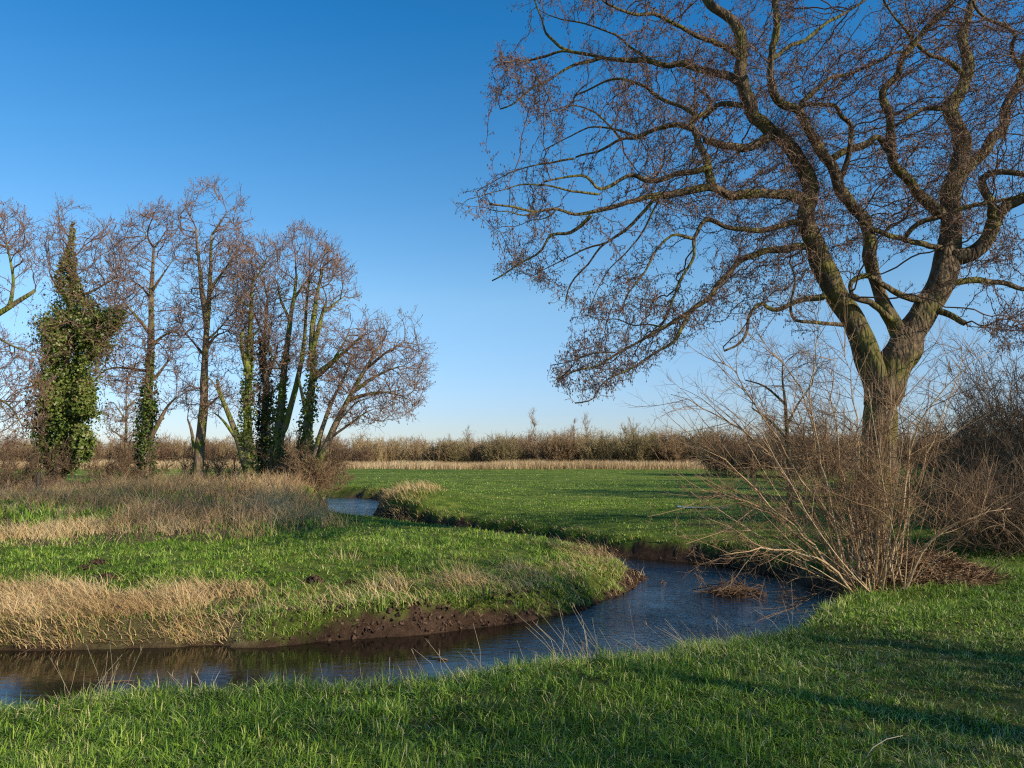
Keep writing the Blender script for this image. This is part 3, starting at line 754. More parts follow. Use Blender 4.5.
# ---- the great alder on the right
big = [
 ([(868, 575), (870, 520), (874, 470), (878, 425), (881, 392)], 30, 22, 0),                                            # trunk
 ([(881, 400), (872, 366), (860, 334), (842, 301), (823, 268), (812, 240), (804, 216), (812, 190), (806, 172), (790, 146), (769, 127), (752, 109), (745, 92), (743, 71), (741, 45), (736, 28), (721, 12), (708, -4), (690, -40), (670, -80)], 17, 5, -.6),   # left stem
 ([(884, 398), (897, 358), (912, 332), (930, 303), (944, 273), (950, 250), (951, 217), (950, 187), (958, 170), (964, 149), (958, 126), (947, 108), (958, 97), (966, 79), (970, 59), (962, 40), (970, 10), (985, -40), (990, -90)], 22, 4, .9),   # right stem
 ([(905, 345), (896, 328), (887, 311), (879, 288), (870, 264), (865, 238), (862, 212), (850, 198), (838, 180), (830, 165), (815, 140), (803, 122), (797, 108), (783, 107), (772, 98), (771, 80), (772, 59), (776, 26), (779, 0), (786, -50)], 9.5, 4, -1.4),   # middle stem
 ([(954, 258), (973, 254), (988, 238), (993, 220), (1000, 207), (1012, 199), (1034, 194), (1070, 180), (1110, 165)], 11, 5, -1.2),
 ([(961, 175), (970, 166), (988, 146), (1005, 129), (1010, 97), (1019, 85), (1024, 59), (1040, 20), (1050, -40)], 8, 3.5, 1.2),
 ([(946, 215), (935, 208), (911, 187), (899, 168), (890, 140), (892, 117), (881, 97), (885, 85), (900, 73), (900, 59), (914, 44), (935, 20), (952, 0), (975, -40)], 7.5, 3, -1.5),
 ([(897, 160), (880, 134), (867, 141), (850, 149), (832, 158)], 4, 5, -.3),
 ([(947, 108), (926, 108), (912, 115), (897, 126)], 4, 2.5, -.5),
 ([(988, 217), (985, 190), (982, 179), (996, 170), (1024, 176), (1060, 170)], 6, 3, -.6),
 ([(950, 248), (911, 242), (888, 235), (870, 226), (860, 214)], 4, 3, -.9),
 ([(911, 241), (903, 238), (917, 223), (941, 215), (967, 207), (993, 201), (1024, 195), (1060, 185)], 3.5, 2.5, -1.0),
 ([(930, 303), (906, 297), (888, 288), (870, 276), (858, 274), (851, 284), (852, 297)], 5.5, 3, -1.2),
 ([(899, 325), (882, 311), (868, 301), (853, 298)], 4.5, 4, -.6),
 ([(932, 310), (941, 314), (955, 320), (967, 322)], 5, 4.5, -.5),
 ([(944, 280), (961, 282), (982, 279), (1005, 284), (1024, 289), (1060, 292)], 5, 3, .8),
 # long limbs over the river
 ([(806, 200), (790, 197), (760, 195), (743, 194), (726, 194), (713, 188), (702, 190), (679, 191), (653, 197), (622, 203), (592, 212), (575, 215), (557, 209), (537, 212), (515, 206), (490, 204)], 8, 1.4, -2.4),
 ([(715, 189), (708, 172), (706, 160), (701, 146), (696, 132), (689, 121), (704, 113), (711, 108), (709, 97), (700, 90)], 7, 2.5, .3),
 ([(773, 133), (769, 138), (747, 147), (726, 146), (712, 143), (702, 140)], 5.5, 5, -.6),
 ([(705, 172), (674, 176), (645, 182), (633, 173), (613, 185), (598, 192), (589, 176), (569, 177), (545, 182)], 4.5, 1.4, -.8),
 ([(694, 130), (675, 124), (658, 129), (640, 138), (622, 140), (600, 150), (575, 158)], 4, 1.4, .8),
 ([(700, 118), (680, 104), (655, 96), (640, 84), (618, 78), (600, 84), (575, 95)], 3.5, 1.2, 1.2),
 ([(752, 109), (735, 103), (719, 103), (713, 110), (704, 119)], 3.5, 3, .3),
 ([(745, 88), (728, 76), (712, 72), (690, 64), (670, 66), (645, 57), (630, 62), (600, 58), (566, 50), (542, 56), (528, 61), (510, 62), (496, 66)], 5.5, 1.2, 1.5),
 ([(568, 51), (545, 35), (540, 18), (537, 4), (528, -18)], 2.2, 1.2, .5),
 ([(602, 59), (580, 64), (557, 73), (540, 84), (528, 91), (513, 105), (500, 108)], 2.2, 1.1, -.4),
 ([(742, 62), (722, 44), (700, 40), (676, 24), (655, 14), (630, 16), (606, 4), (590, -16)], 4, 1.5, -1.2),
 ([(592, 212), (583, 222), (569, 235), (551, 232), (542, 250), (519, 264), (493, 280)], 2.6, 1, .4),
 ([(653, 198), (640, 216), (627, 229), (604, 244), (586, 264), (569, 285), (566, 302)], 2.6, 1, .7),
 ([(812, 246), (788, 248), (768, 251), (747, 256), (733, 264), (721, 282), (709, 300), (698, 305), (686, 314), (663, 329), (633, 343), (613, 355), (598, 367), (581, 370), (557, 379)], 5.5, 1.1, -1.8),
 ([(690, 313), (674, 340), (657, 352), (633, 367), (607, 379), (598, 387), (595, 400), (575, 404)], 2.6, 1, -.4),
 ([(803, 222), (780, 226), (758, 230), (740, 228), (721, 226), (709, 216), (698, 235), (692, 239), (695, 256), (683, 276), (677, 288), (663, 323)], 4.5, 1.3, -.6),
 ([(694, 238), (674, 232), (657, 247), (645, 273), (627, 294), (622, 311)], 2.2, 1, -.6),
 ([(826, 297), (806, 300), (783, 308), (768, 310), (759, 300), (750, 311), (747, 332), (736, 345), (724, 352)], 4.5, 1.5, -1.0),
 ([(841, 326), (825, 322), (812, 323), (794, 322), (790, 306), (795, 280), (790, 262)], 3.5, 1.3, -.8),
 ([(838, 181), (848, 165), (853, 141), (852, 123), (838, 117), (837, 104), (812, 104), (800, 106)], 4, 2.5, -.5),
 ([(797, 110), (806, 98), (829, 79), (853, 73), (880, 60), (905, 50)], 3.5, 1.6, .5),
 ([(772, 62), (790, 46), (808, 40), (825, 22), (850, 10), (880, -10)], 3, 1.6, .9),
 ([(966, 79), (945, 60), (928, 56), (905, 30), (890, 10), (875, -14)], 3.5, 1.6, -.9),
 ([(1022, 62), (1008, 48), (1017, 35), (999, 23), (985, 20), (976, 8), (970, -15)], 3.5, 2, -.8),
 # airy tips fanning out to the left
 ([(537, 212), (520, 217), (508, 210), (494, 213), (482, 205), (470, 209), (458, 203)], 1.2, .3, -.3),
 ([(598, 192), (575, 190), (548, 186), (520, 184), (495, 192), (468, 200)], 1.6, .6, -.5),
 ([(575, 158), (550, 162), (525, 168), (500, 178), (478, 191)], 1.4, .6, .2),
 ([(640, 138), (615, 128), (590, 126), (565, 138), (543, 150)], 1.6, .7, .6),
 ([(557, 209), (546, 221), (530, 219), (518, 229), (504, 225), (490, 233)], 1.2, .3, .3),
 ([(604, 244), (585, 247), (560, 262), (533, 276)], 1.4, .6, .4),
 ([(613, 355), (596, 353), (575, 360), (550, 366)], 1.4, .6, .2),
 ([(663, 329), (648, 322), (634, 327), (616, 317), (602, 322), (588, 314), (572, 318)], 1.5, .3, .8),
 ([(645, 57), (610, 32), (580, 22), (555, 18), (536, 8)], 2, .7, .8),
 ([(622, 140), (595, 112), (570, 104), (548, 112), (532, 122)], 1.5, .6, -.6),
 ([(660, 200), (640, 235), (616, 262), (596, 292), (588, 312)], 1.5, .6, .5),
]
crown_big = [(444, 207), (470, 190), (500, 165), (545, 150), (560, 130), (520, 108), (487, 100), (490, 72), (505, 30), (520, -20), (560, -90), (700, -150), (900, -170), (1100, -130), (1190, 0), (1200, 180), (1130, 300), (1040, 350), (1000, 350), (965, 300), (880, 240), (845, 255), (790, 330), (740, 345), (700, 330), (640, 380), (590, 405), (548, 385), (560, 350), (605, 320), (560, 300), (520, 285), (490, 282), (500, 255), (515, 232), (470, 222)]
big_root, big_limbs, big_base = build_tree('alder_tree', 'great old alder with twisting limbs leaning over the river bend', 15.0, big, crown_big, 8800, .15, .17, .0048, (2, .09, .26, .0044), barkmat=M['bark'], thick=3.6, clump=1.6, thr=.51, cgain=10, jit=.3, leftb=.8, seed_up=.02, di=2.2, rough=.05, cones=(.5, .021), wig=.15, rsc=(.8, .72, 1.4), twmat=M['twig'], tvar=.55, sub=2, upb=.1)

bt = Acc()
for ci, y0_, y1_, n_ in ((1, 130, 230, 260), (1, 40, 95, 60), (2, 130, 240, 120), (3, 120, 180, 120), (16, 190, 200, 90), (23, 40, 75, 130), (29, 240, 280, 70)):
    Q, r_ = big_limbs[ci]; z0_, z1_ = at(0, y1_, 15)[2], at(0, y0_, 15)[2]
    m = np.where((Q[:, 2] > z0_) & (Q[:, 2] < z1_))[0]
    if not len(m): continue
    k_ = rng.choice(m, n_); d_ = norm(rng.normal(0, 1, (n_, 3))); b_ = Q[k_] + d_ * r_[k_][:, None] * .8
    twigs(bt, b_, d_, 1, .2, .75, .0042, .55, .7, .2, 4)
bt.build('twig_burrs', M['twig'], big_root)

# ---- the alder group on the left
def ell(x0, x1, y0, y1, n=14, sq=2.2):
    cx, cy, a, b = (x0 + x1) / 2, (y0 + y1) / 2, (x1 - x0) / 2, (y1 - y0) / 2
    o = []
    for i in range(n):
        t = 2 * math.pi * i / n; c, s = math.cos(t), math.sin(t)
        o.append((cx + a * math.copysign(abs(c) ** (2 / sq), c), cy + b * math.copysign(abs(s) ** (2 / sq), s)))
    return o
def ivy_on(root, line, prof, n, size, var0, var1, lump=.5, patch=.43):
    """ivy: leaves in a shaggy sleeve; line = centre points, prof = radii"""
    acc = Acc(); line = np.array(line); prof = np.array(prof)
    s = np.linspace(0, 1, len(line)); tg = np.linspace(0, 1, 200); cw = np.cumsum(np.interp(tg, s, prof) ** 1.3); t = np.interp(rng.random(n), cw / cw[-1], tg)
    # denser clumps
    th = rng.uniform(0, 2 * math.pi, n)
    r = np.interp(t, s, prof); c = np.stack([np.interp(t, s, line[:, i]) for i in range(3)], 1)
    lumpn = vnoise(th * 2.0 + 40, c[:, 2] * 1.4, 1.0, 3)
    rr = r * (1 - lump + 2 * lump * lumpn) * np.sqrt(rng.uniform(.35, 1, n))
    C = c + np.stack([np.cos(th) * rr, np.sin(th) * rr, np.zeros(n)], 1)
    C += norm(rng.normal(0, 1, (n, 3))) * (np.abs(rng.normal(0, .36, n)) * r * (vnoise(th * 4 + 9, c[:, 2] * 3, 1, 2) > .5))[:, None]
    ok = vnoise(th * 1.5 + 3, c[:, 2] * 1.1 + 7, 1.0, 3) > patch
    out = np.stack([np.cos(th), np.sin(th), np.full(n, .4)], 1)
    v = np.clip(np.interp(t, [0, 1], [var0, var1]) + (lumpn - .5) * .5 + rng.normal(0, .13, n), 0, 1)
    acc.leaves(C[ok], rng.uniform(.6, 1.3, ok.sum()) * size, v[ok], out[ok] * .9)
    return acc.build('ivy', M['ivy'], root)
GL = 'bare alder trees on the left bank'
kw = dict(barkmat=M['bark_far'], group=GL, step=.34, dk=.34, rtip=.0105, twig=(1, .3, .8, .0095), di=4, wig=.05, clump=2.0, jit=.2, seed_up=.14, upb=.4, thr=.43, rsc=(.74, .22, 1.0), trim=.86, topb=.6, sub=4, cones=(.22, .04))
def pts(l, D): return [at(a_, b_, D) for a_, b_ in l]

ivr, _, _ = build_tree('alder_tree', 'tree wrapped from foot to top in thick green ivy', 37, [
 ([(58, 497), (61, 440), (66, 380), (68, 330), (70, 290), (70, 250), (72, 220), (74, 206)], 8, 1.5, 0),
 ([(54, 497), (56, 478), (60, 455)], 4, 4, .2),
 ([(68, 330), (90, 335), (110, 322), (122, 308)], 3, 1.5, -.6), ([(66, 370), (85, 355), (105, 333), (120, 325)], 3, 1.2, .6),
 ([(70, 300), (92, 292), (112, 280), (126, 266)], 2.2, 1, .5), ([(69, 300), (52, 280), (46, 262)], 2, 1, 0), ([(63, 395), (45, 385), (28, 386), (14, 396)], 2, 1, 0)],
 [(46, 360), (34, 320), (40, 240), (60, 206), (90, 206), (118, 235), (132, 270), (126, 330), (100, 345), (110, 375), (80, 360)], 2000, thick=2.2, **kw)
ivy_on(ivr, pts([(56, 474), (62, 455), (66, 415), (67, 380), (72, 345), (80, 325), (74, 300), (68, 275), (70, 250), (73, 222)], 37), np.array([8, 21, 26, 27, 32, 28, 14, 8, 4, 1]) * 37 / F, 52000, .11, .4, .9, .95, .38)
for q_ in (([(60, 430), (56, 405), (52, 385)], 13), ([(78, 415), (84, 400), (86, 380)], 12), ([(60, 350), (54, 335), (52, 318)], 11), ([(80, 460), (84, 440), (84, 425)], 11)):
    ivy_on(ivr, pts(q_[0], 36.2 + rng.uniform(-.3, .3)), np.array([.8, 1, .5]) * q_[1] * 37 / F, 2200, .125, .45, .75, .7)
ivy_on(ivr, pts([(84, 340), (100, 325), (118, 310)], 36.4), np.array([13, 15, 9]) * 37 / F, 4200, .12, .3, .4)

t0, _, _ = build_tree('alder_tree', 'bare tree half out of frame at the left edge, mossy limb leaning in', 34, [
 ([(-52, 505), (-50, 420), (-42, 360), (-20, 325), (4, 310), (25, 298), (42, 285), (50, 268), (54, 250)], 11, 2, 0),
 ([(-46, 380), (-44, 320), (-36, 270), (-28, 225)], 7, 1.5, .5), ([(10, 308), (14, 280), (8, 250), (4, 225)], 3, 1, -.6), ([(-20, 326), (10, 345), (30, 352), (45, 350)], 2.5, 1, -.8),
 ([(-48, 400), (-20, 395), (8, 402), (22, 425), (30, 440)], 3, 1, -1), ([(-48, 415), (-10, 440), (15, 450)], 2.5, 1, .8)],
 [(-110, 300), (-80, 220), (-30, 195), (10, 203), (32, 225), (40, 280), (50, 330), (52, 390), (40, 440), (0, 455), (-60, 440), (-110, 390)], 2200, thick=3, **{**kw, 'barkmat': M['bark_moss']})

t1, l1, _ = build_tree('alder_tree', 'straight bare alder with ivy round its lower trunk, right of the ivy-wrapped tree', 38, [
 ([(143, 492), (145, 450), (148, 400), (150, 365), (151, 330), (152, 290), (154, 250), (157, 220), (159, 203)], 8.5, 1.5, 0),
 ([(146, 445), (157, 425), (168, 405), (178, 396), (188, 394)], 4.5, 1.5, -.8), ([(150, 372), (128, 368), (112, 367), (100, 373), (92, 388)], 2.6, 1, .3),
 ([(151, 335), (138, 318), (124, 302), (112, 286)], 2.6, 1, -.6), ([(152, 300), (140, 285), (126, 277)], 2, 1, .7), ([(152, 345), (162, 337), (170, 331), (182, 334)], 3, 1, .3),
 ([(153, 290), (166, 270), (176, 256)], 2, .9, -.4), ([(154, 380), (165, 365), (176, 352)], 3, 1, .5), ([(155, 250), (146, 236), (140, 222)], 1.7, .8, .2)],
 [(104, 300), (112, 240), (132, 218), (158, 200), (180, 225), (186, 290), (190, 350), (192, 400), (170, 420), (130, 400), (100, 390), (96, 345)], 2600, thick=2.4, **kw)
ivy_on(t1, pts([(143, 480), (146, 440), (148, 400), (150, 352)], 38), np.array([11, 10, 10, 5]) * 38 / F, 3600, .12, .12, .5)

t2, _, _ = build_tree('alder_tree', 'tallest bare alder of the left group, its stem forking in two', 38.5, [
 ([(197, 492), (200, 445), (204, 400), (205, 360), (207, 320), (210, 290), (211, 250), (213, 215), (213, 188)], 7.5, 1.4, 0),
 ([(207, 325), (202, 290), (199, 262), (196, 230), (194, 206)], 4.5, 1.2, -.4), ([(199, 470), (193, 450), (192, 430), (186, 415), (176, 415)], 4, 1.2, -.5),
 ([(205, 357), (196, 345), (188, 336), (178, 330)], 2.5, 1, .6), ([(206, 350), (215, 335), (222, 332), (226, 340)], 3, 1, -.2), ([(210, 290), (222, 273), (232, 258), (243, 246)], 2.4, .9, .3),
 ([(205, 390), (192, 388), (182, 378)], 2, .8, -.5), ([(208, 340), (222, 325), (236, 310)], 2, .8, .5), ([(212, 235), (222, 220), (232, 205)], 1.6, .8, -.3), ([(203, 410), (215, 400), (226, 390)], 2, .9, .6)],
 [(168, 300), (176, 215), (192, 190), (215, 183), (236, 188), (252, 225), (250, 290), (244, 340), (235, 400), (205, 425), (180, 420), (168, 370)], 2800, thick=2.4, **kw)

t3, _, _ = build_tree('alder_tree', 'mossy green tree with one stem leaning left beside the tallest alder', 37.5, [
 ([(252, 494), (247, 445), (247, 400), (249, 365), (250, 330), (252, 285), (254, 250), (256, 238)], 8, 1.4, 0),
 ([(247, 470), (238, 440), (229, 415), (221, 397), (216, 375), (213, 362)], 6, 2.5, -.4), ([(249, 372), (243, 355), (240, 340), (246, 322)], 5, 3, -.5), ([(237, 438), (220, 416), (206, 408)], 3, 1.2, -.5),
 ([(251, 310), (238, 298), (230, 286)], 2, .8, .3), ([(252, 285), (262, 268), (270, 250)], 2, .8, -.4), ([(222, 399), (212, 380), (200, 372)], 2, .9, -.3), ([(250, 340), (262, 325), (272, 312)], 2, .8, .4)],
 [(208, 380), (214, 300), (232, 245), (255, 232), (280, 250), (284, 320), (280, 380), (260, 410), (225, 410)], 1800, thick=2.2, **{**kw, 'barkmat': M['bark_moss']})
ivy_on(t3, pts([(250, 480), (247, 440), (247, 400), (249, 365), (250, 335)], 37.5), np.array([9, 8, 8, 7, 4]) * 37.5 / F, 2800, .11, .6, .6)

t4, _, _ = build_tree('alder_tree', 'dark narrow ivy-clad stem close behind the mossy leaning tree', 39.5, [
 ([(266, 494), (265, 440), (266, 390), (264, 350), (266, 320), (268, 290), (270, 265)], 8, 1.4, 0), ([(266, 380), (276, 355), (280, 330)], 3, 1, .3), ([(265, 340), (256, 318), (250, 300)], 2, .9, 0)],
 ell(236, 300, 258, 400), 1300, thick=2.2, **kw)
ivy_on(t4, pts([(266, 480), (265, 440), (266, 390), (264, 335)], 39.5), np.array([12, 9, 9, 6]) * 39.5 / F, 4200, .13, .02, .1)

t5, _, _ = build_tree('alder_tree', 'slender mossy alder with a high narrow crown in the middle of the left group', 38, [
 ([(279, 494), (278, 440), (282, 392), (286, 352), (290, 320), (295, 290), (298, 258), (298, 230)], 8, 1.3, 0),
 ([(280, 440), (290, 410), (298, 380), (304, 345), (306, 310), (310, 270), (312, 245)], 5, 1.1, -.5), ([(290, 320), (280, 300), (276, 275)], 2.4, 1, .5), ([(293, 300), (306, 282), (318, 268)], 2, .8, .5), ([(284, 372), (272, 356), (266, 340)], 2, .8, -.3)],
 [(262, 330), (268, 265), (285, 235), (300, 226), (322, 240), (340, 262), (338, 330), (318, 370), (280, 370)], 2800, thick=2.2, **{**kw, 'barkmat': M['bark_moss']})
ivy_on(t5, pts([(279, 480), (278, 440), (282, 392), (286, 352)], 38), np.array([9, 8, 6, 4]) * 38 / F, 2000, .12, .3, .5)

t6, _, _ = build_tree('alder_tree', 'broad mossy alder with several rising stems right of the slender one', 37, [
 ([(300, 496), (306, 440), (311, 392), (313, 350), (321, 318), (330, 290), (338, 268)], 9, 1.3, 0),
 ([(312, 360), (312, 330), (316, 300), (322, 270), (326, 250)], 5, 1, .4), ([(313, 378), (328, 366), (345, 352), (362, 336), (372, 325)], 5, 1.1, -.8), ([(308, 420), (300, 385), (296, 360)], 4, 1.4, -.6), ([(322, 315), (336, 302), (350, 292)], 2.4, .9, .4),
 ([(332, 362), (346, 340), (352, 322)], 2.2, .9, .4)],
 [(300, 290), (312, 250), (332, 245), (350, 275), (368, 310), (385, 330), (372, 360), (340, 385), (312, 380), (298, 340)], 2700, thick=2.4, **{**kw, 'barkmat': M['bark_moss']})
ivy_on(t6, pts([(301, 480), (306, 440), (311, 392), (313, 350)], 37), np.array([10, 9, 8, 5]) * 37 / F, 2500, .12, .35, .6)

t7, _, _ = build_tree('alder_tree', 'low spreading alder leaning out to the right over the upstream water', 35.5, [
 ([(303, 498), (322, 455), (336, 424), (350, 396), (366, 368), (380, 345), (392, 326), (398, 314)], 6.5, 1.1, 0),
 ([(310, 482), (318, 440), (330, 405), (344, 378), (356, 350), (364, 335)], 5, 1.1, .8), ([(350, 398), (370, 393), (388, 392), (402, 396), (412, 402)], 3, .9, -.6), ([(352, 392), (375, 376), (398, 366), (416, 366)], 2.8, .8, .2),
 ([(366, 370), (386, 352), (404, 342), (416, 336)], 2.4, .8, -.2), ([(330, 438), (350, 424), (366, 412), (380, 408)], 2.4, .8, .4), ([(338, 422), (356, 402), (372, 396)], 2, .8, -.8)],
 [(318, 400), (338, 350), (365, 325), (395, 315), (416, 325), (426, 360), (424, 395), (412, 418), (372, 425), (335, 430)], 2900, thick=2.6, **kw)

tb, _, _ = build_tree('small_tree', 'small bare tree seen far off between the ivy-wrapped tree and its neighbour', 56, [
 ([(127, 480), (126, 440), (126, 400), (127, 372)], 3, .9, 0), ([(126, 420), (116, 405), (108, 398)], 1.3, .6, 0), ([(126, 410), (138, 396), (146, 392)], 1.3, .6, 0), ([(126, 440), (112, 430), (104, 425)], 1.3, .6, 0)],
 ell(102, 152, 370, 448), 500, thick=2.5, **{**kw, 'group': None, 'step': .5, 'dk': .5, 'twig': (2, .4, .9, .016)})

# ------------------------------------------------------------------ shrubs
def stems(n, base_r, Lr, lean, azmu, azs, r0, seg=7, curl=.5, leanpow=1.0, wob=.06):
    out = []
    for i in range(n):
        az = random.gauss(azmu, azs) if azs < 3 else random.uniform(0, 6.283)
        le = lean * random.random() ** leanpow
        rb = base_r * math.sqrt(random.random()); ab = random.uniform(0, 6.283)
        p = np.array([rb * math.cos(ab), rb * math.sin(ab), -.06]); L = random.uniform(*Lr)
        P = [p.copy()]
        for s in range(seg):
            t = s / seg; a_ = le * (1 - curl * t) + random.gauss(0, wob)
            aa = az + random.gauss(0, wob * 1.5)
            d = np.array([math.sin(a_) * math.cos(aa), math.sin(a_) * math.sin(aa), math.cos(a_)])
            p = p + d * L / seg; P.append(p.copy())
        r = random.uniform(.55, 1) * r0 * (L / Lr[1]) ** .5
        out.append((np.array(P), np.linspace(r, r * .28, seg + 1)))
    return out
def side_shoots(acc, st, n, L, r, var, upb=.35, tmin=.25, out=.8, sub=2):
    B, D = [], []
    for P, R in st:
        for _ in range(n):
            t = random.uniform(tmin, .98) * (len(P) - 1); i = min(int(t), len(P) - 2); f = t - i
            B.append(P[i] * (1 - f) + P[i + 1] * f); D.append(norm(P[i + 1] - P[i]) + rng.normal(0, out, 3))
    return twigs(acc, np.array(B), norm(np.array(D)), 1, L[0], L[1], r, var, .5, upb, sub)

# big coppiced shrub at the water's edge
sx, sy = 4.8, 10.8
sz = float(ground_z(sx, sy)[0])
shrub = thing('coppice_shrub', 'many-stemmed bare shrub with pale stems at the water edge under the great alder', 'shrub', (sx, sy, sz))
fix = [  # stems followed in the photograph
 [(850, 580), (837, 530), (817, 466), (810, 410), (791, 373), (770, 348), (753, 326)], [(848, 578), (830, 500), (818, 450), (808, 400), (819, 340), (815, 300)],
 [(852, 580), (818, 548), (784, 519), (750, 483), (722, 458), (700, 446)], [(853, 578), (837, 530), (794, 470), (760, 410), (735, 372), (712, 350)],
 [(893, 575), (900, 556), (913, 493), (926, 460), (940, 420), (958, 372), (966, 330)], [(880, 578), (900, 523), (910, 456), (916, 423), (936, 397), (962, 370), (990, 352)],
 [(856, 582), (826, 560), (790, 550), (752, 548), (720, 556)], [(866, 582), (840, 582), (825, 592), (800, 604)], [(900, 574), (930, 536), (960, 522), (1010, 508)],
 [(870, 580), (862, 500), (858, 430), (850, 380), (838, 330)], [(862, 580), (850, 520), (838, 450), (832, 400), (834, 350)], [(875, 580), (880, 500), (888, 430), (905, 380), (922, 345)],
 [(846, 578), (800, 535), (760, 506), (725, 494), (690, 488)], [(850, 575), (805, 505), (770, 455), (738, 425), (700, 405), (672, 396)]]
st = []
for f in fix:
    n = len(f); d0 = sy + rng.uniform(-.25, .25); dd = rng.uniform(-1.0, .8)
    P = np.array([at(a_, b_, d0 + dd * (i / n)) for i, (a_, b_) in enumerate(f)]); P[0][2] = min(P[0][2], sz) - .05
    Q, r = resample(P, np.linspace(.018, .0035, n) * rng.uniform(.8, 1.15), .22); Q[1:] += rng.normal(0, .015, Q[1:].shape); st.append((Q, r))
more = stems(32, .45, (1.7, 3.3), .62, math.pi, 9, .014, curl=.4) + stems(15, .35, (1.6, 3.0), 1.0, math.pi - .3, .7, .013, curl=.3) + stems(12, .4, (1.2, 2.2), .95, .1, .6, .012, curl=.3) + stems(10, .3, (1.7, 2.9), 1.35, math.pi - .15, .55, .011, curl=.2, leanpow=.35)
st += [(P + np.array([sx, sy, sz]), R) for P, R in more]
for P, R in st:
    a = Acc(); a.chain(P, R, 6, var=random.uniform(.35, 1.0), rough=.04); a.build('stem', M['stem'], shrub)
a = Acc()
br = []
for P, R in st:
    for _ in range(5):
        t = random.uniform(.38, .96) * (len(P) - 1); i = min(int(t), len(P) - 2); f = t - i
        p = P[i] * (1 - f) + P[i + 1] * f; d = norm(P[i + 1] - P[i])
        o = rng.normal(0, .75, 3); o[0] -= .25; o[2] *= .6
        d = norm(d * .75 + o); Lb = random.uniform(.35, 1.25); Q = [p]
        for q in range(5):
            d = norm(d + rng.normal(0, .13, 3) + np.array([0, 0, .05])); Q.append(Q[-1] + d * Lb / 5)
        br.append((np.array(Q), np.linspace(.0058, .0022, 6) * random.uniform(.7, 1.3)))
for P, R in st[:14]:
    for _ in range(11):
        t = random.uniform(.45, .98) * (len(P) - 1); i = min(int(t), len(P) - 2); f = t - i
        p = P[i] * (1 - f) + P[i + 1] * f; d = norm(norm(P[i + 1] - P[i]) * .8 + rng.normal(0, .5, 3) + np.array([-.45, 0, 0])); Lb = random.uniform(.4, 1.2); Q = [p]
        for q in range(6):
            d = norm(d + rng.normal(0, .1, 3) + np.array([-.03, 0, .02])); Q.append(Q[-1] + d * Lb / 6)
        br.append((np.array(Q), np.linspace(.005, .0018, 7)))
for P, R in br: a.frusta(P[:-1], P[1:], R[:-1], R[1:], 4, random.uniform(.35, .95))
side_shoots(a, br, 6, (.1, .42), .0022, .6, upb=.12, tmin=.15, out=.6, sub=2)
side_shoots(a, st, 2, (.2, .6), .0028, .6, upb=.2, tmin=.3, out=.8, sub=2)
a.build('twigs', M['brush'], shrub)

# brushwood heap beside it
hx, hy = 5.6, 11.6
heap = Acc()
n = 4200; ang = rng.uniform(0, 6.283, n); rr = np.sqrt(rng.random(n)); X = hx + 1.25 * rr * np.cos(ang); Y = hy + .85 * rr * np.sin(ang)
Z = ground_z(X, Y) + .42 * (1 - rr ** 2) * rng.random(n) ** .6
dirs_ = norm(np.stack([rng.normal(0, 1, n), rng.normal(0, .8, n), rng.normal(0, .25, n)], 1)); ln = rng.uniform(.08, .35, n)[:, None]
Pm = np.stack([X, Y, Z], 1); heap.frusta(Pm - dirs_ * ln, Pm + dirs_ * ln, .006, .003, 3, rng.random(n))
heap.leaves(Pm + rng.normal(0, .05, (n, 3)), rng.uniform(.02, .05, n), rng.uniform(.1, .7, n))
tag(heap.build('brush_pile', M['brush']), 'low heap of dead brown brushwood on the grass right of the many-stemmed shrub', 'brush pile')

def bush(name, label, x, y, n, L, lean, r0, tw, mat, r_base=.5, group=None, shoots=14, tr=.006, cat='bush', tl=(.25, .8), upb=.25, sub=3, var=.45, nseg=7):
    z = float(ground_z(x, y)[0])
    root = thing(name, label, cat, (x, y, z), group)
    s = [(P + np.array([x, y, z]), R) for P, R in stems(n, r_base, L, lean, 0, 9, r0, seg=nseg, curl=.3, leanpow=.7, wob=.12)]
    s += [(P + np.array([x, y, z]), R) for P, R in stems(n // 2, r_base, L, lean * .7, 0, 9, r0 * .9, seg=nseg, curl=-.9, leanpow=.6, wob=.14)]
    a = Acc()
    for P, R in s: a.chain(P, R, 4, var=random.uniform(.2, .9), cap=False)
    a.build('stems', mat, root)
    a = Acc(); side_shoots(a, s, shoots, tl, tr, var, upb, .12, .7, sub); a.build('twigs', mat, root)
    return root
# dark thicket on the right edge
bush('bush', 'tall dark thicket bush cut by the right edge of the photo', 14.4, 20.8, 130, (3.2, 5.4), .75, .02, 0, M['thicket'], 1.6, shoots=26, tr=.0065)
bush('bush', 'dark brown tangled bush right behind the great alder trunk', 11.6, 19.5, 80, (1.5, 2.7), 1.05, .018, 0, M['thicket'], 1.4, shoots=26, tr=.006)
bush('bush', 'dense dark bush set back between the alder trunk and the thicket', 16.0, 26.5, 80, (2.2, 3.9), 1.0, .024, 0, M['thicket'], 1.6, shoots=24, tr=.008)
bush('bush', 'rounded reddish bush beyond the meadow, left of the pale shrub stems', 17.2, 61.0, 70, (2.0, 4.2), 1.15, .022, 0, M['farwood'], 2.6, shoots=22, tr=.015, var=.3, tl=(.4, 1.1))
bush('bush', 'low brown bush filling the gap behind the pale shrub stems', 20.5, 56.0, 70, (2.4, 4.8), 1.1, .024, 0, M['thicket'], 2.6, shoots=22, tr=.015, tl=(.4, 1.1))
bush('bush', 'low twiggy bush right of the brushwood heap at the right edge', 9.2, 14.8, 60, (.9, 1.9), 1.25, .011, 0, M['thicket'], 1.1, shoots=22, tr=.0045)
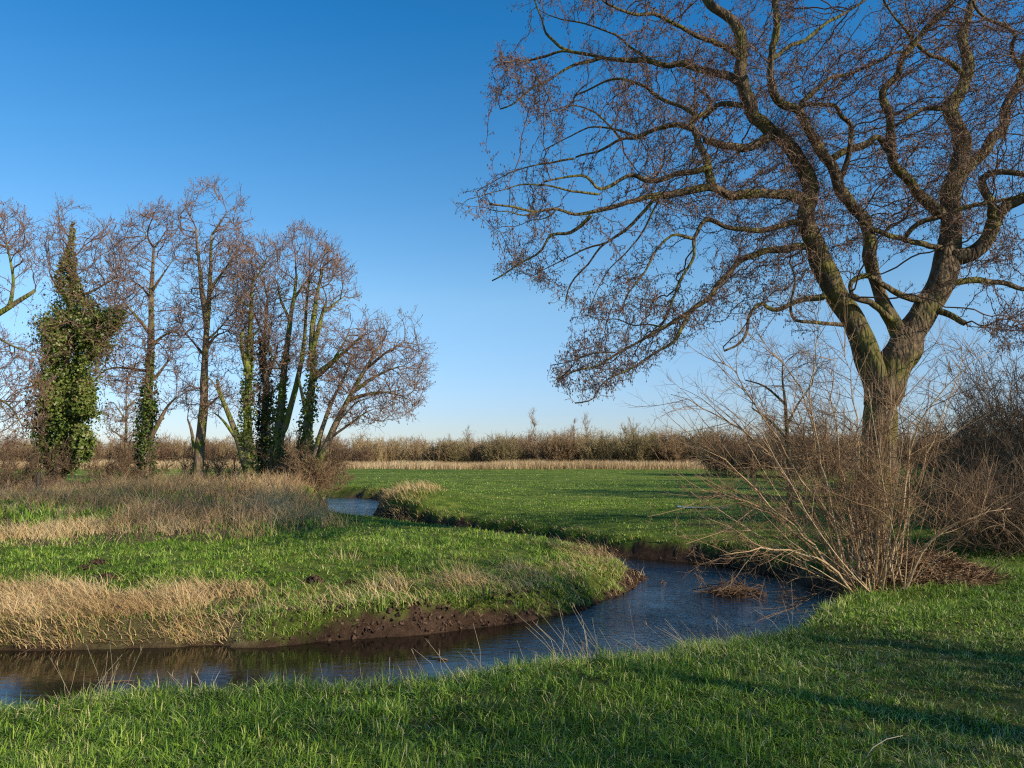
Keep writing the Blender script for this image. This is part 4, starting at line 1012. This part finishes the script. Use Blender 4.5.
# thin dark tree behind the shrub
build_tree('small_tree', 'thin dark sapling standing behind the left side of the many-stemmed shrub', 21.0, [
 ([(790, 515), (789, 470), (787, 430), (785, 400), (782, 378), (783, 360)], 4, .5, 0), ([(788, 440), (770, 420), (752, 408)], 1.5, .7, -.4), ([(787, 425), (800, 400), (812, 385)], 1.5, .7, .4), ([(786, 405), (765, 385), (745, 380)], 1.3, .6, .5)],
 ell(735, 835, 345, 450), 500, .22, .25, .006, (2, .2, .6, .005), thick=1.4, barkmat=M['bark'], twmat=M['twig'])
# undergrowth bushes at the feet of the left trees
bush('bush', 'brown bush at the left edge in front of the ivy-wrapped tree', -21.5, 34.5, 24, (1.2, 2.6), 1.1, .016, 0, M['thicket'], 1.6, shoots=22, tr=.011)
bush('bush', 'tangled brown bush between the ivy-wrapped tree and the straight alder', -18.4, 37.5, 24, (1.2, 2.5), 1.1, .016, 0, M['thicket'], 1.4, shoots=22, tr=.011)
bush('bush', 'thin bush at the foot of the tallest alder', -15.2, 39.8, 18, (1.0, 2.4), 1.1, .015, 0, M['farwood'], 1.3, shoots=20, tr=.011)
bush('bush', 'dense brown bush at the foot of the broad mossy alder', -9.7, 37.8, 32, (1.2, 2.9), 1.0, .016, 0, M['thicket'], 1.2, shoots=24, tr=.011)
bush('bush', 'bush at the water end of the tall dry grass, below the leaning alder', -8.6, 35.4, 20, (.9, 2.2), 1.15, .013, 0, M['farwood'], .9, shoots=22, tr=.01, var=.35)

# ------------------------------------------------------------------ far wood
def far_mass():
    a = Acc(); B = []; T = []; V = []
    for row, (y0, hlo, hhi, n) in enumerate([(98, 2.8, 4.4, 130), (106, 3.4, 5.0, 120), (118, 3.8, 5.6, 110)]):
        for i in range(n):
            cx = rng.uniform(-95, 85); cy = y0 + rng.uniform(-4, 4); h = rng.uniform(hlo, hhi) * (1.08 if cx > 0 else .95) * (.8 + .4 * vnoise(np.array([cx]), np.array([cy]), 9, 2)[0])
            v = np.clip(vnoise(np.array([cx]), np.array([cy * 3]), 6, 2)[0] * 1.4 - .2, .05, .95)
            m = 70; ang = rng.uniform(0, 6.283, m); le = np.abs(rng.normal(0, .38, m)); l = h * rng.uniform(.45, .92, m)
            b = np.stack([cx + rng.normal(0, .5, m), cy + rng.normal(0, .5, m), np.full(m, -.1)], 1)
            t = b + np.stack([np.sin(le) * np.cos(ang), np.sin(le) * np.sin(ang), np.cos(le)], 1) * l[:, None]
            B.append(b); T.append(t); V.append(np.clip(v + rng.normal(0, .12, m), 0, 1))
    B, T, V = map(np.concatenate, (B, T, V))
    a.frusta(B, T, .03, .01, 3, V)
    for q in range(9):
        f = rng.uniform(.2, .95, (len(B), 1)); o = B + (T - B) * f
        d_ = norm(norm(T - B) * .7 + rng.normal(0, .75, B.shape)); e = o + d_ * rng.uniform(.3, .95, (len(B), 1))
        a.frusta(o, e, .022, .01, 3, V)
    return a
tag(far_mass().build('far_woods', M['farwood']), 'long low brown wood closing the view behind the reeds', None, kind='stuff')
gb = 'rounded willow bushes in front of the far wood'
labs = ['olive rounded willow bush at the left start of the reed strip', 'widest olive willow bush left of the tall thin far tree', 'dark brown bush just right of the tall thin far tree', 'olive willow bush under the twin far treetops', 'tall rounded bush right of the twin far treetops', 'brown bush near the alder branch tips above the meadow', 'rightmost olive bush of the far row, beside the reddish bush']
for lb, (px, D, n, L, mt) in zip(labs, [(452, 95, 70, (2.2, 3.6), 'thicket_olive'), (500, 94, 90, (2.2, 3.9), 'thicket_olive'), (556, 93, 80, (2.6, 4.4), 'farwood'), (600, 93, 80, (2.4, 4.2), 'thicket_olive'), (636, 92, 80, (2.8, 4.9), 'thicket_olive'), (672, 92, 80, (2.6, 4.6), 'farwood'), (706, 92, 80, (2.6, 4.8), 'thicket_olive')]):
    bush('willow_bush', lb, (px - 512) / F * D, D, n, L, .95, .03, 0, M[mt], 1.2, gb, shoots=16, tr=.022, tl=(.4, 1.2), sub=2)
def far_tree(label, px, top, D, wpx, seed):
    h = (452 - top) * D / F + 1.7
    x = (px - 512) / F * D
    root = thing('far_tree', label, 'tree', (x, D, -.1))
    P = np.stack([x + rng.normal(0, .03, 9) * np.arange(9), np.full(9, D), np.linspace(-.2, h, 9)], 1); R = np.linspace(.1, .02, 9)
    a = Acc(); a.chain(P, R, 6, var=.5); a.build('trunk', M['farwood'], root)
    a = Acc(); br = []
    for q in range(30):
        t = rng.uniform(.3, .98); p = np.array([np.interp(t * 8, np.arange(9), P[:, m]) for m in range(3)]); an = rng.uniform(0, 6.283); el = rng.uniform(.5, 1.1)
        d_ = np.array([math.cos(an) * math.cos(el), math.sin(an) * math.cos(el), math.sin(el)]); L_ = wpx * D / F * .55 * (1.15 - t) / math.cos(el) * rng.uniform(.6, 1.1)
        Q = [p]
        for m in range(4): d_ = norm(d_ + rng.normal(0, .12, 3) + np.array([0, 0, .08])); Q.append(Q[-1] + d_ * L_ / 4)
        br.append((np.array(Q), np.linspace(.03, .012, 5)))
    for Q, r_ in br: a.frusta(Q[:-1], Q[1:], r_[:-1], r_[1:], 3, rng.uniform(.3, .8))
    side_shoots(a, br, 4, (.3, .8), .011, .5, upb=.4, tmin=.1, out=.5, sub=2); a.build('crown', M['farwood'], root)
far_tree('tall thin tree rising above the middle of the far wood', 534, 410, 98, 18, 1)
far_tree('paler taller of the twin treetops above the far wood', 586, 416, 104, 22, 2)
far_tree('smaller left one of the twin treetops above the far wood', 573, 421, 104, 12, 3)
far_tree('wide bare treetop above the right end of the far wood', 630, 420, 103, 34, 4)
far_tree('low pointed treetop above the left end of the far wood', 468, 428, 108, 22, 5)

# ------------------------------------------------------------------ small things
def tuft(label, px, py, n, h, lean=.35, ld=2.9, r=.16, w=.0042, mat='straw', stalks=.5, zb=None, vlo=.3):
    x0, y0 = gpt(px, py, zb)
    a = Acc(); x = x0 + r * np.clip(rng.normal(0, 1, n), -1.6, 1.6); y = y0 + r * .7 * np.clip(rng.normal(0, 1, n), -1.6, 1.6); z = ground_z(x, y)
    rho = np.hypot((x - x0) / r, (y - y0) / (.7 * r)); oa = np.where(rng.random(n) < .6, np.arctan2(y - y0, x - x0), ld) + rng.normal(0, .5, n)
    a.blades(np.stack([x, y, z - .03], 1), h * rng.uniform(.25, 1, n) * np.clip(1.05 - .3 * rho ** 1.5, .25, 1), w, lean=np.abs(rng.normal(lean, .3, n)) + .35 * rho, var=rng.uniform(vlo, 1, n), leandir=oa, droop=.75, seg=4)
    m = int(n * stalks * .7)
    if m:
        x = x0 + rng.normal(0, r, m); y = y0 + rng.normal(0, r * .7, m); b = np.stack([x, y, ground_z(x, y) - .03], 1)
        hh = h * rng.uniform(.35, 1.1, m)[:, None]; d_ = norm(np.stack([rng.normal(math.cos(ld) * lean, .35, m), rng.normal(0, .25, m), np.ones(m)], 1))
        mid = b + d_ * hh * .55; d2 = norm(d_ + np.stack([rng.normal(math.cos(ld) * .25, .2, m), rng.normal(0, .1, m), rng.normal(-.1, .1, m)], 1)); e = mid + d2 * hh * .45
        v = rng.uniform(.4, 1, m); a.frusta(b, mid, .0017, .0014, 4, v); a.frusta(mid, e, .0014, .0008, 4, v)
        a.blades(e - d2 * .05, np.full(m, .05), .005, lean=.5, var=v * .6, seg=2)
    o = a.build('dry_grass_tuft', M[mat])
    tag(o, label, 'grass tuft', 'tufts of dead grass along the banks')
tuft('tall bleached stalks at the far left of the near bank, standing over the water', 90, 676, 34, .6, .25, 1.6, .16, zb=.03)
tuft('few thin dead stems on the near bank just left of the middle', 200, 680, 16, .3, .3, 2.9, .22, zb=.03)
tuft('thin dark dead weeds on the near bank below the bare earth slope', 350, 668, 22, .38, .3, 2.2, .2, zb=.03)
tuft('spray of leaning pale stalks over the brown water left of the big straw clump', 470, 660, 40, .5, .45, 2.9, .22, zb=.03)
tuft('big clump of pale straw stalks at the bend, leaning left over the water', 588, 652, 70, .62, .45, 2.8, .22, zb=.03)
tuft('flattened blond grass clump on the near bank below the blue water', 690, 630, 80, .55, .8, 2.9, .3, zb=.03)
tuft('fine pale stalks standing against the blue water left of the shrub', 752, 612, 46, .55, .4, 2.7, .28, zb=.03)
tuft('tan grass tuft right of the brushwood heap', 985, 572, 70, .4, .5, 2.9, .3)
tuft('pale upright tussock on the green tongue of land, left', 188, 606, 260, .5, .4, 2.8, .24, .01, 'dry', vlo=.5)
tuft('tan tussock at the top of the bare earth slope', 400, 588, 220, .42, .4, 2.8, .26, .011, 'dry', vlo=.4)
tuft('straw tussock between the earth slope and the river bend', 466, 582, 240, .45, .4, 2.8, .26, .011, 'dry', vlo=.4)
tuft('small straw tussock near the tip of the tongue of land', 520, 570, 140, .36, .4, 2.8, .22, .011, 'dry', vlo=.4)
tuft('brown sedge tussock at the tip of the tongue of land', 604, 556, 220, .45, .4, 2.8, .35, .013, 'brush', vlo=.2)
tuft('thin tan stems in the grass below the upstream water', 345, 560, 40, .45, .25, 2.8, .3, .012, 'dry', vlo=.5)
tuft('tall reed tuft on the hump where the river turns in', 393, 506, 200, .8, .3, 2.8, .5, .014, 'dry', vlo=.4)

def molehill(label, px, py, r, h):
    x0, y0 = gpt(px, py); n, k = 7, 16
    V = []; 
    for i in range(n):
        t = i / (n - 1)
        for j in range(k):
            an = 6.283 * j / k; rad = r * t * (1 + .25 * rng.normal()) if i else 0
            xx, yy = x0 + rad * math.cos(an), y0 + rad * .8 * math.sin(an)
            V.append((xx, yy, float(ground_z(xx, yy)[0]) + h * (1 - t * t) * (1 + .18 * rng.normal()) - .02 * t))
    Fq = [[i * k + j, i * k + (j + 1) % k, (i + 1) * k + (j + 1) % k, (i + 1) * k + j] for i in range(n - 1) for j in range(k)]
    V = np.array(V); m = 70
    acc = Acc(); acc.add(V, [np.array(Fq)], rng.random(len(V)))
    an = rng.uniform(0, 6.283, m); rd = r * rng.uniform(0, 1.3, m); cx = x0 + rd * np.cos(an); cy = y0 + rd * .8 * np.sin(an)
    cz = ground_z(cx, cy) + h * np.clip(1 - (rd / r) ** 2, 0, 1); c = np.stack([cx, cy, cz], 1); s = rng.uniform(.01, .035, m)[:, None] * norm(rng.normal(0, 1, (m, 3)))
    acc.frusta(c - s, c + s, rng.uniform(.01, .03, m), .008, 5, rng.random(m))
    tag(acc.build('molehill', M['soil'], smooth=False), label, 'molehill', 'molehills on the green tongue of land')
molehill('dark molehill in the grass above the bare earth slope', 314, 583, .17, .1)
molehill('small molehill right of the dark one above the earth slope', 351, 585, .1, .05)
molehill('upper molehill of the three on the left', 97, 564, .17, .06)
molehill('left molehill of the three on the left, below the upper one', 84, 570, .16, .06)
molehill('right molehill of the three on the left', 106, 578, .13, .05)
molehill('lone small molehill right of the pale upright tussock', 216, 590, .1, .04)

def post(label, px, py, hpx, D):
    p = at(px, py, D); h = hpx * D / F; z = float(ground_z(p[0], D)[0])
    a = Acc(); zz = np.array([-.2, 0, .3, .6, .85, 1.0]) * h; P = np.stack([p[0] + .02 * zz, np.full(6, D), z + zz], 1)
    a.chain(P, np.array([.07, .07, .066, .064, .06, .045]), 9, var=.4, rough=.04)
    tag(a.build('fence_post', M['post']), label, 'fence post', 'weathered posts among the left trees')
post('short dark post left of the ivy-wrapped tree foot', 38, 480, 22, 33)
post('short post behind the dry grass at the foot of the tallest alder', 201, 482, 18, 37)
post('short post in the green gap left of the mossy leaning tree', 236, 480, 18, 36.5)

# branch wreck lying in the river
bx, by = gpt(735, 594, WL)
a = Acc(); n = 150
c = np.stack([bx + rng.normal(0, .3, n), by + rng.normal(0, .2, n), WL + np.abs(rng.normal(0.02, .08, n))], 1); d_ = norm(np.stack([rng.normal(0, 1, n), rng.normal(0, .6, n), np.abs(rng.normal(0, .5, n))], 1)); l = rng.uniform(.08, .35, n)[:, None]
a.frusta(c - d_ * l * .6, c + d_ * l, .008, .003, 4, rng.uniform(0, .5, n))
a.chain(np.array([[bx - .6, by + .1, WL - .05], [bx - .2, by + .02, WL + .04], [bx + .2, by, WL + .06], [bx + .6, by - .15, WL - .03]]), np.array([.02, .026, .022, .012]), 7, var=.1)
tag(a.build('fallen_branch', M['brush']), 'dark dead branch wreck lying in the blue water by the shrub', 'branch')
for lb, (qx, qy, ql, qa) in (('short dark twig drifting on the brown water at the left', (-4.3, 8.9, .35, .3)), ('thin twig drifting in the middle of the brown water', (-.9, 9.9, .28, 2.6)), ('forked twig stranded at the tip of the tongue of land', (2.9, 15.6, .4, 1.2))):
    a = Acc(); e_ = np.array([math.cos(qa), math.sin(qa), 0]) * ql; c_ = np.array([qx, qy, WL + .006]); f_ = np.array([-e_[1], e_[0], .05]) * .35
    a.chain(np.array([c_ - e_ * .5, c_ - e_ * .1 + [0, 0, .01], c_ + e_ * .2 + f_ * .2, c_ + e_ * .5]), np.array([.009, .008, .006, .003]), 6, var=.3); a.chain(np.array([c_ - e_ * .1, c_ + e_ * .1 - f_ * .5, c_ + e_ * .25 - f_]), np.array([.006, .004, .002]), 5, var=.35)
    tag(a.build('twig', M['brush']), lb, 'twig')
x0, y0 = gpt(880, 757)
a = Acc(); a.chain(np.array([[x0 - .12, y0 - .06, .0], [x0 - .04, y0 - .0, .05], [x0 + .05, y0 + .02, .09], [x0 + .16, y0 + .05, .1]]) + np.array([0, 0, float(ground_z(x0, y0)[0])]), np.array([.002, .003, .003, .0015]), 6, var=.8)
tag(a.build('stick', M['straw']), 'thin pale stick lying in the grass at the bottom right', 'stick')
# wet patch in the meadow
px_, py_ = gpt(705, 506, -.08)
m_, N_, L_ = new_mat('puddle_water'); p_ = N_.new('ShaderNodeBsdfPrincipled'); p_.inputs['Base Color'].default_value = (.03, .035, .03, 1); p_.inputs['Roughness'].default_value = .12; p_.inputs['IOR'].default_value = 1.33
o_ = N_.new('ShaderNodeOutputMaterial'); L_.new(p_.outputs[0], o_.inputs[0])
k = 40; an = np.arange(k) * 6.283 / k; rad = 1 + .35 * (vnoise(np.cos(an) * 2 + 9, np.sin(an) * 2 + 9, .7, 2) - .5)
PX = px_ + 1.0 * np.cos(an) * rad; PY = py_ + .9 * np.sin(an) * rad
pz = float(np.percentile(ground_z(px_ + 1.2 * np.cos(an), py_ + 1.0 * np.sin(an)), 55))
tag(mk('puddle', np.stack([PX, PY, np.full(k, pz)], 1), [np.arange(k)[None]], m_), 'pale wet patch in the far meadow', None, kind='structure')

# ------------------------------------------------------------------ trees beyond the right edge (their shade crosses the view)
for src, (x, y, s, r) in ((t1, (13.5, -2, .44, 1.0)), (t6, (16.5, -4.6, .5, 2.2)), (t5, (12.4, .3, .4, .4)), (t2, (18, -4, .46, 2)), (t3, (14.5, -4.5, .45, 2)), (ivr, (12.4, -.5, .5, 1.2)), (ivr, (13.2, 1.5, .46, 3.0)), (t2, (12, -2.3, .5, 3.0)), (ivr, (26, 9.5, 1.0, 2.0)), (ivr, (30, 17.5, 1.05, .4)), (ivr, (31, 20.5, 1.2, 3.1)), (ivr, (24.5, 7, .8, 5)), (ivr, (34, 26, 1.25, 1.4)), (ivr, (39, 33, 1.25, 4))):
    c = copy_thing(src, (x, y, 0), r, s, label='tree standing beyond the right edge of the photo', group='alders beyond the right edge')

# ------------------------------------------------------------------ light
SUN_EL = math.radians(25)
SUN_AZ = math.radians(-31)
to_sun = Vector((math.cos(SUN_AZ) * math.cos(SUN_EL), math.sin(SUN_AZ) * math.cos(SUN_EL), math.sin(SUN_EL)))
sd = bpy.data.lights.new('sun', 'SUN'); sd.energy = 5.0; sd.angle = math.radians(.5); sd.color = (1, .92, .79)
so = bpy.data.objects.new('sun', sd); COL.objects.link(so)
so.rotation_euler = to_sun.to_track_quat('Z', 'Y').to_euler()
wd = bpy.data.worlds.new('World'); SC.world = wd; wd.use_nodes = True
N = wd.node_tree.nodes; L = wd.node_tree.links
bg = N['Background']
sk = N.new('ShaderNodeTexSky'); sk.sky_type = 'NISHITA'; sk.sun_disc = False
sk.sun_elevation = SUN_EL; sk.sun_rotation = math.atan2(to_sun.x, to_sun.y)
sk.air_density = 1.0; sk.dust_density = .15; sk.ozone_density = 3.5; sk.altitude = 0
hs = N.new('ShaderNodeHueSaturation'); hs.inputs['Saturation'].default_value = 1.15; hs.inputs['Value'].default_value = 1.0
wtc = N.new('ShaderNodeTexCoord'); wsp = N.new('ShaderNodeSeparateXYZ'); L.new(wtc.outputs['Generated'], wsp.inputs[0])
wr = ramp(N, [(0, (.66, .72, 1.0)), (.05, (.72, .77, 1.02)), (.187, (1.1, 1.11, 1.08)), (.34, (.66, 1.05, 1.13)), (.49, (.26, .95, 1.16)), (1, (.12, .42, .55))]); L.new(wsp.outputs['Z'], wr.inputs['Fac'])
wm = N.new('ShaderNodeMixRGB'); wm.blend_type = 'MULTIPLY'; wm.inputs[0].default_value = 1
L.new(sk.outputs[0], hs.inputs['Color']); L.new(hs.outputs[0], wm.inputs[1]); L.new(wr.outputs[0], wm.inputs[2]); L.new(wm.outputs[0], bg.inputs['Color'])
bg.inputs['Strength'].default_value = .15
SC.cycles.use_denoising = False
SC.cycles.filter_width = 1.2
SC.cycles.max_bounces = 6
SC.cycles.transparent_max_bounces = 8
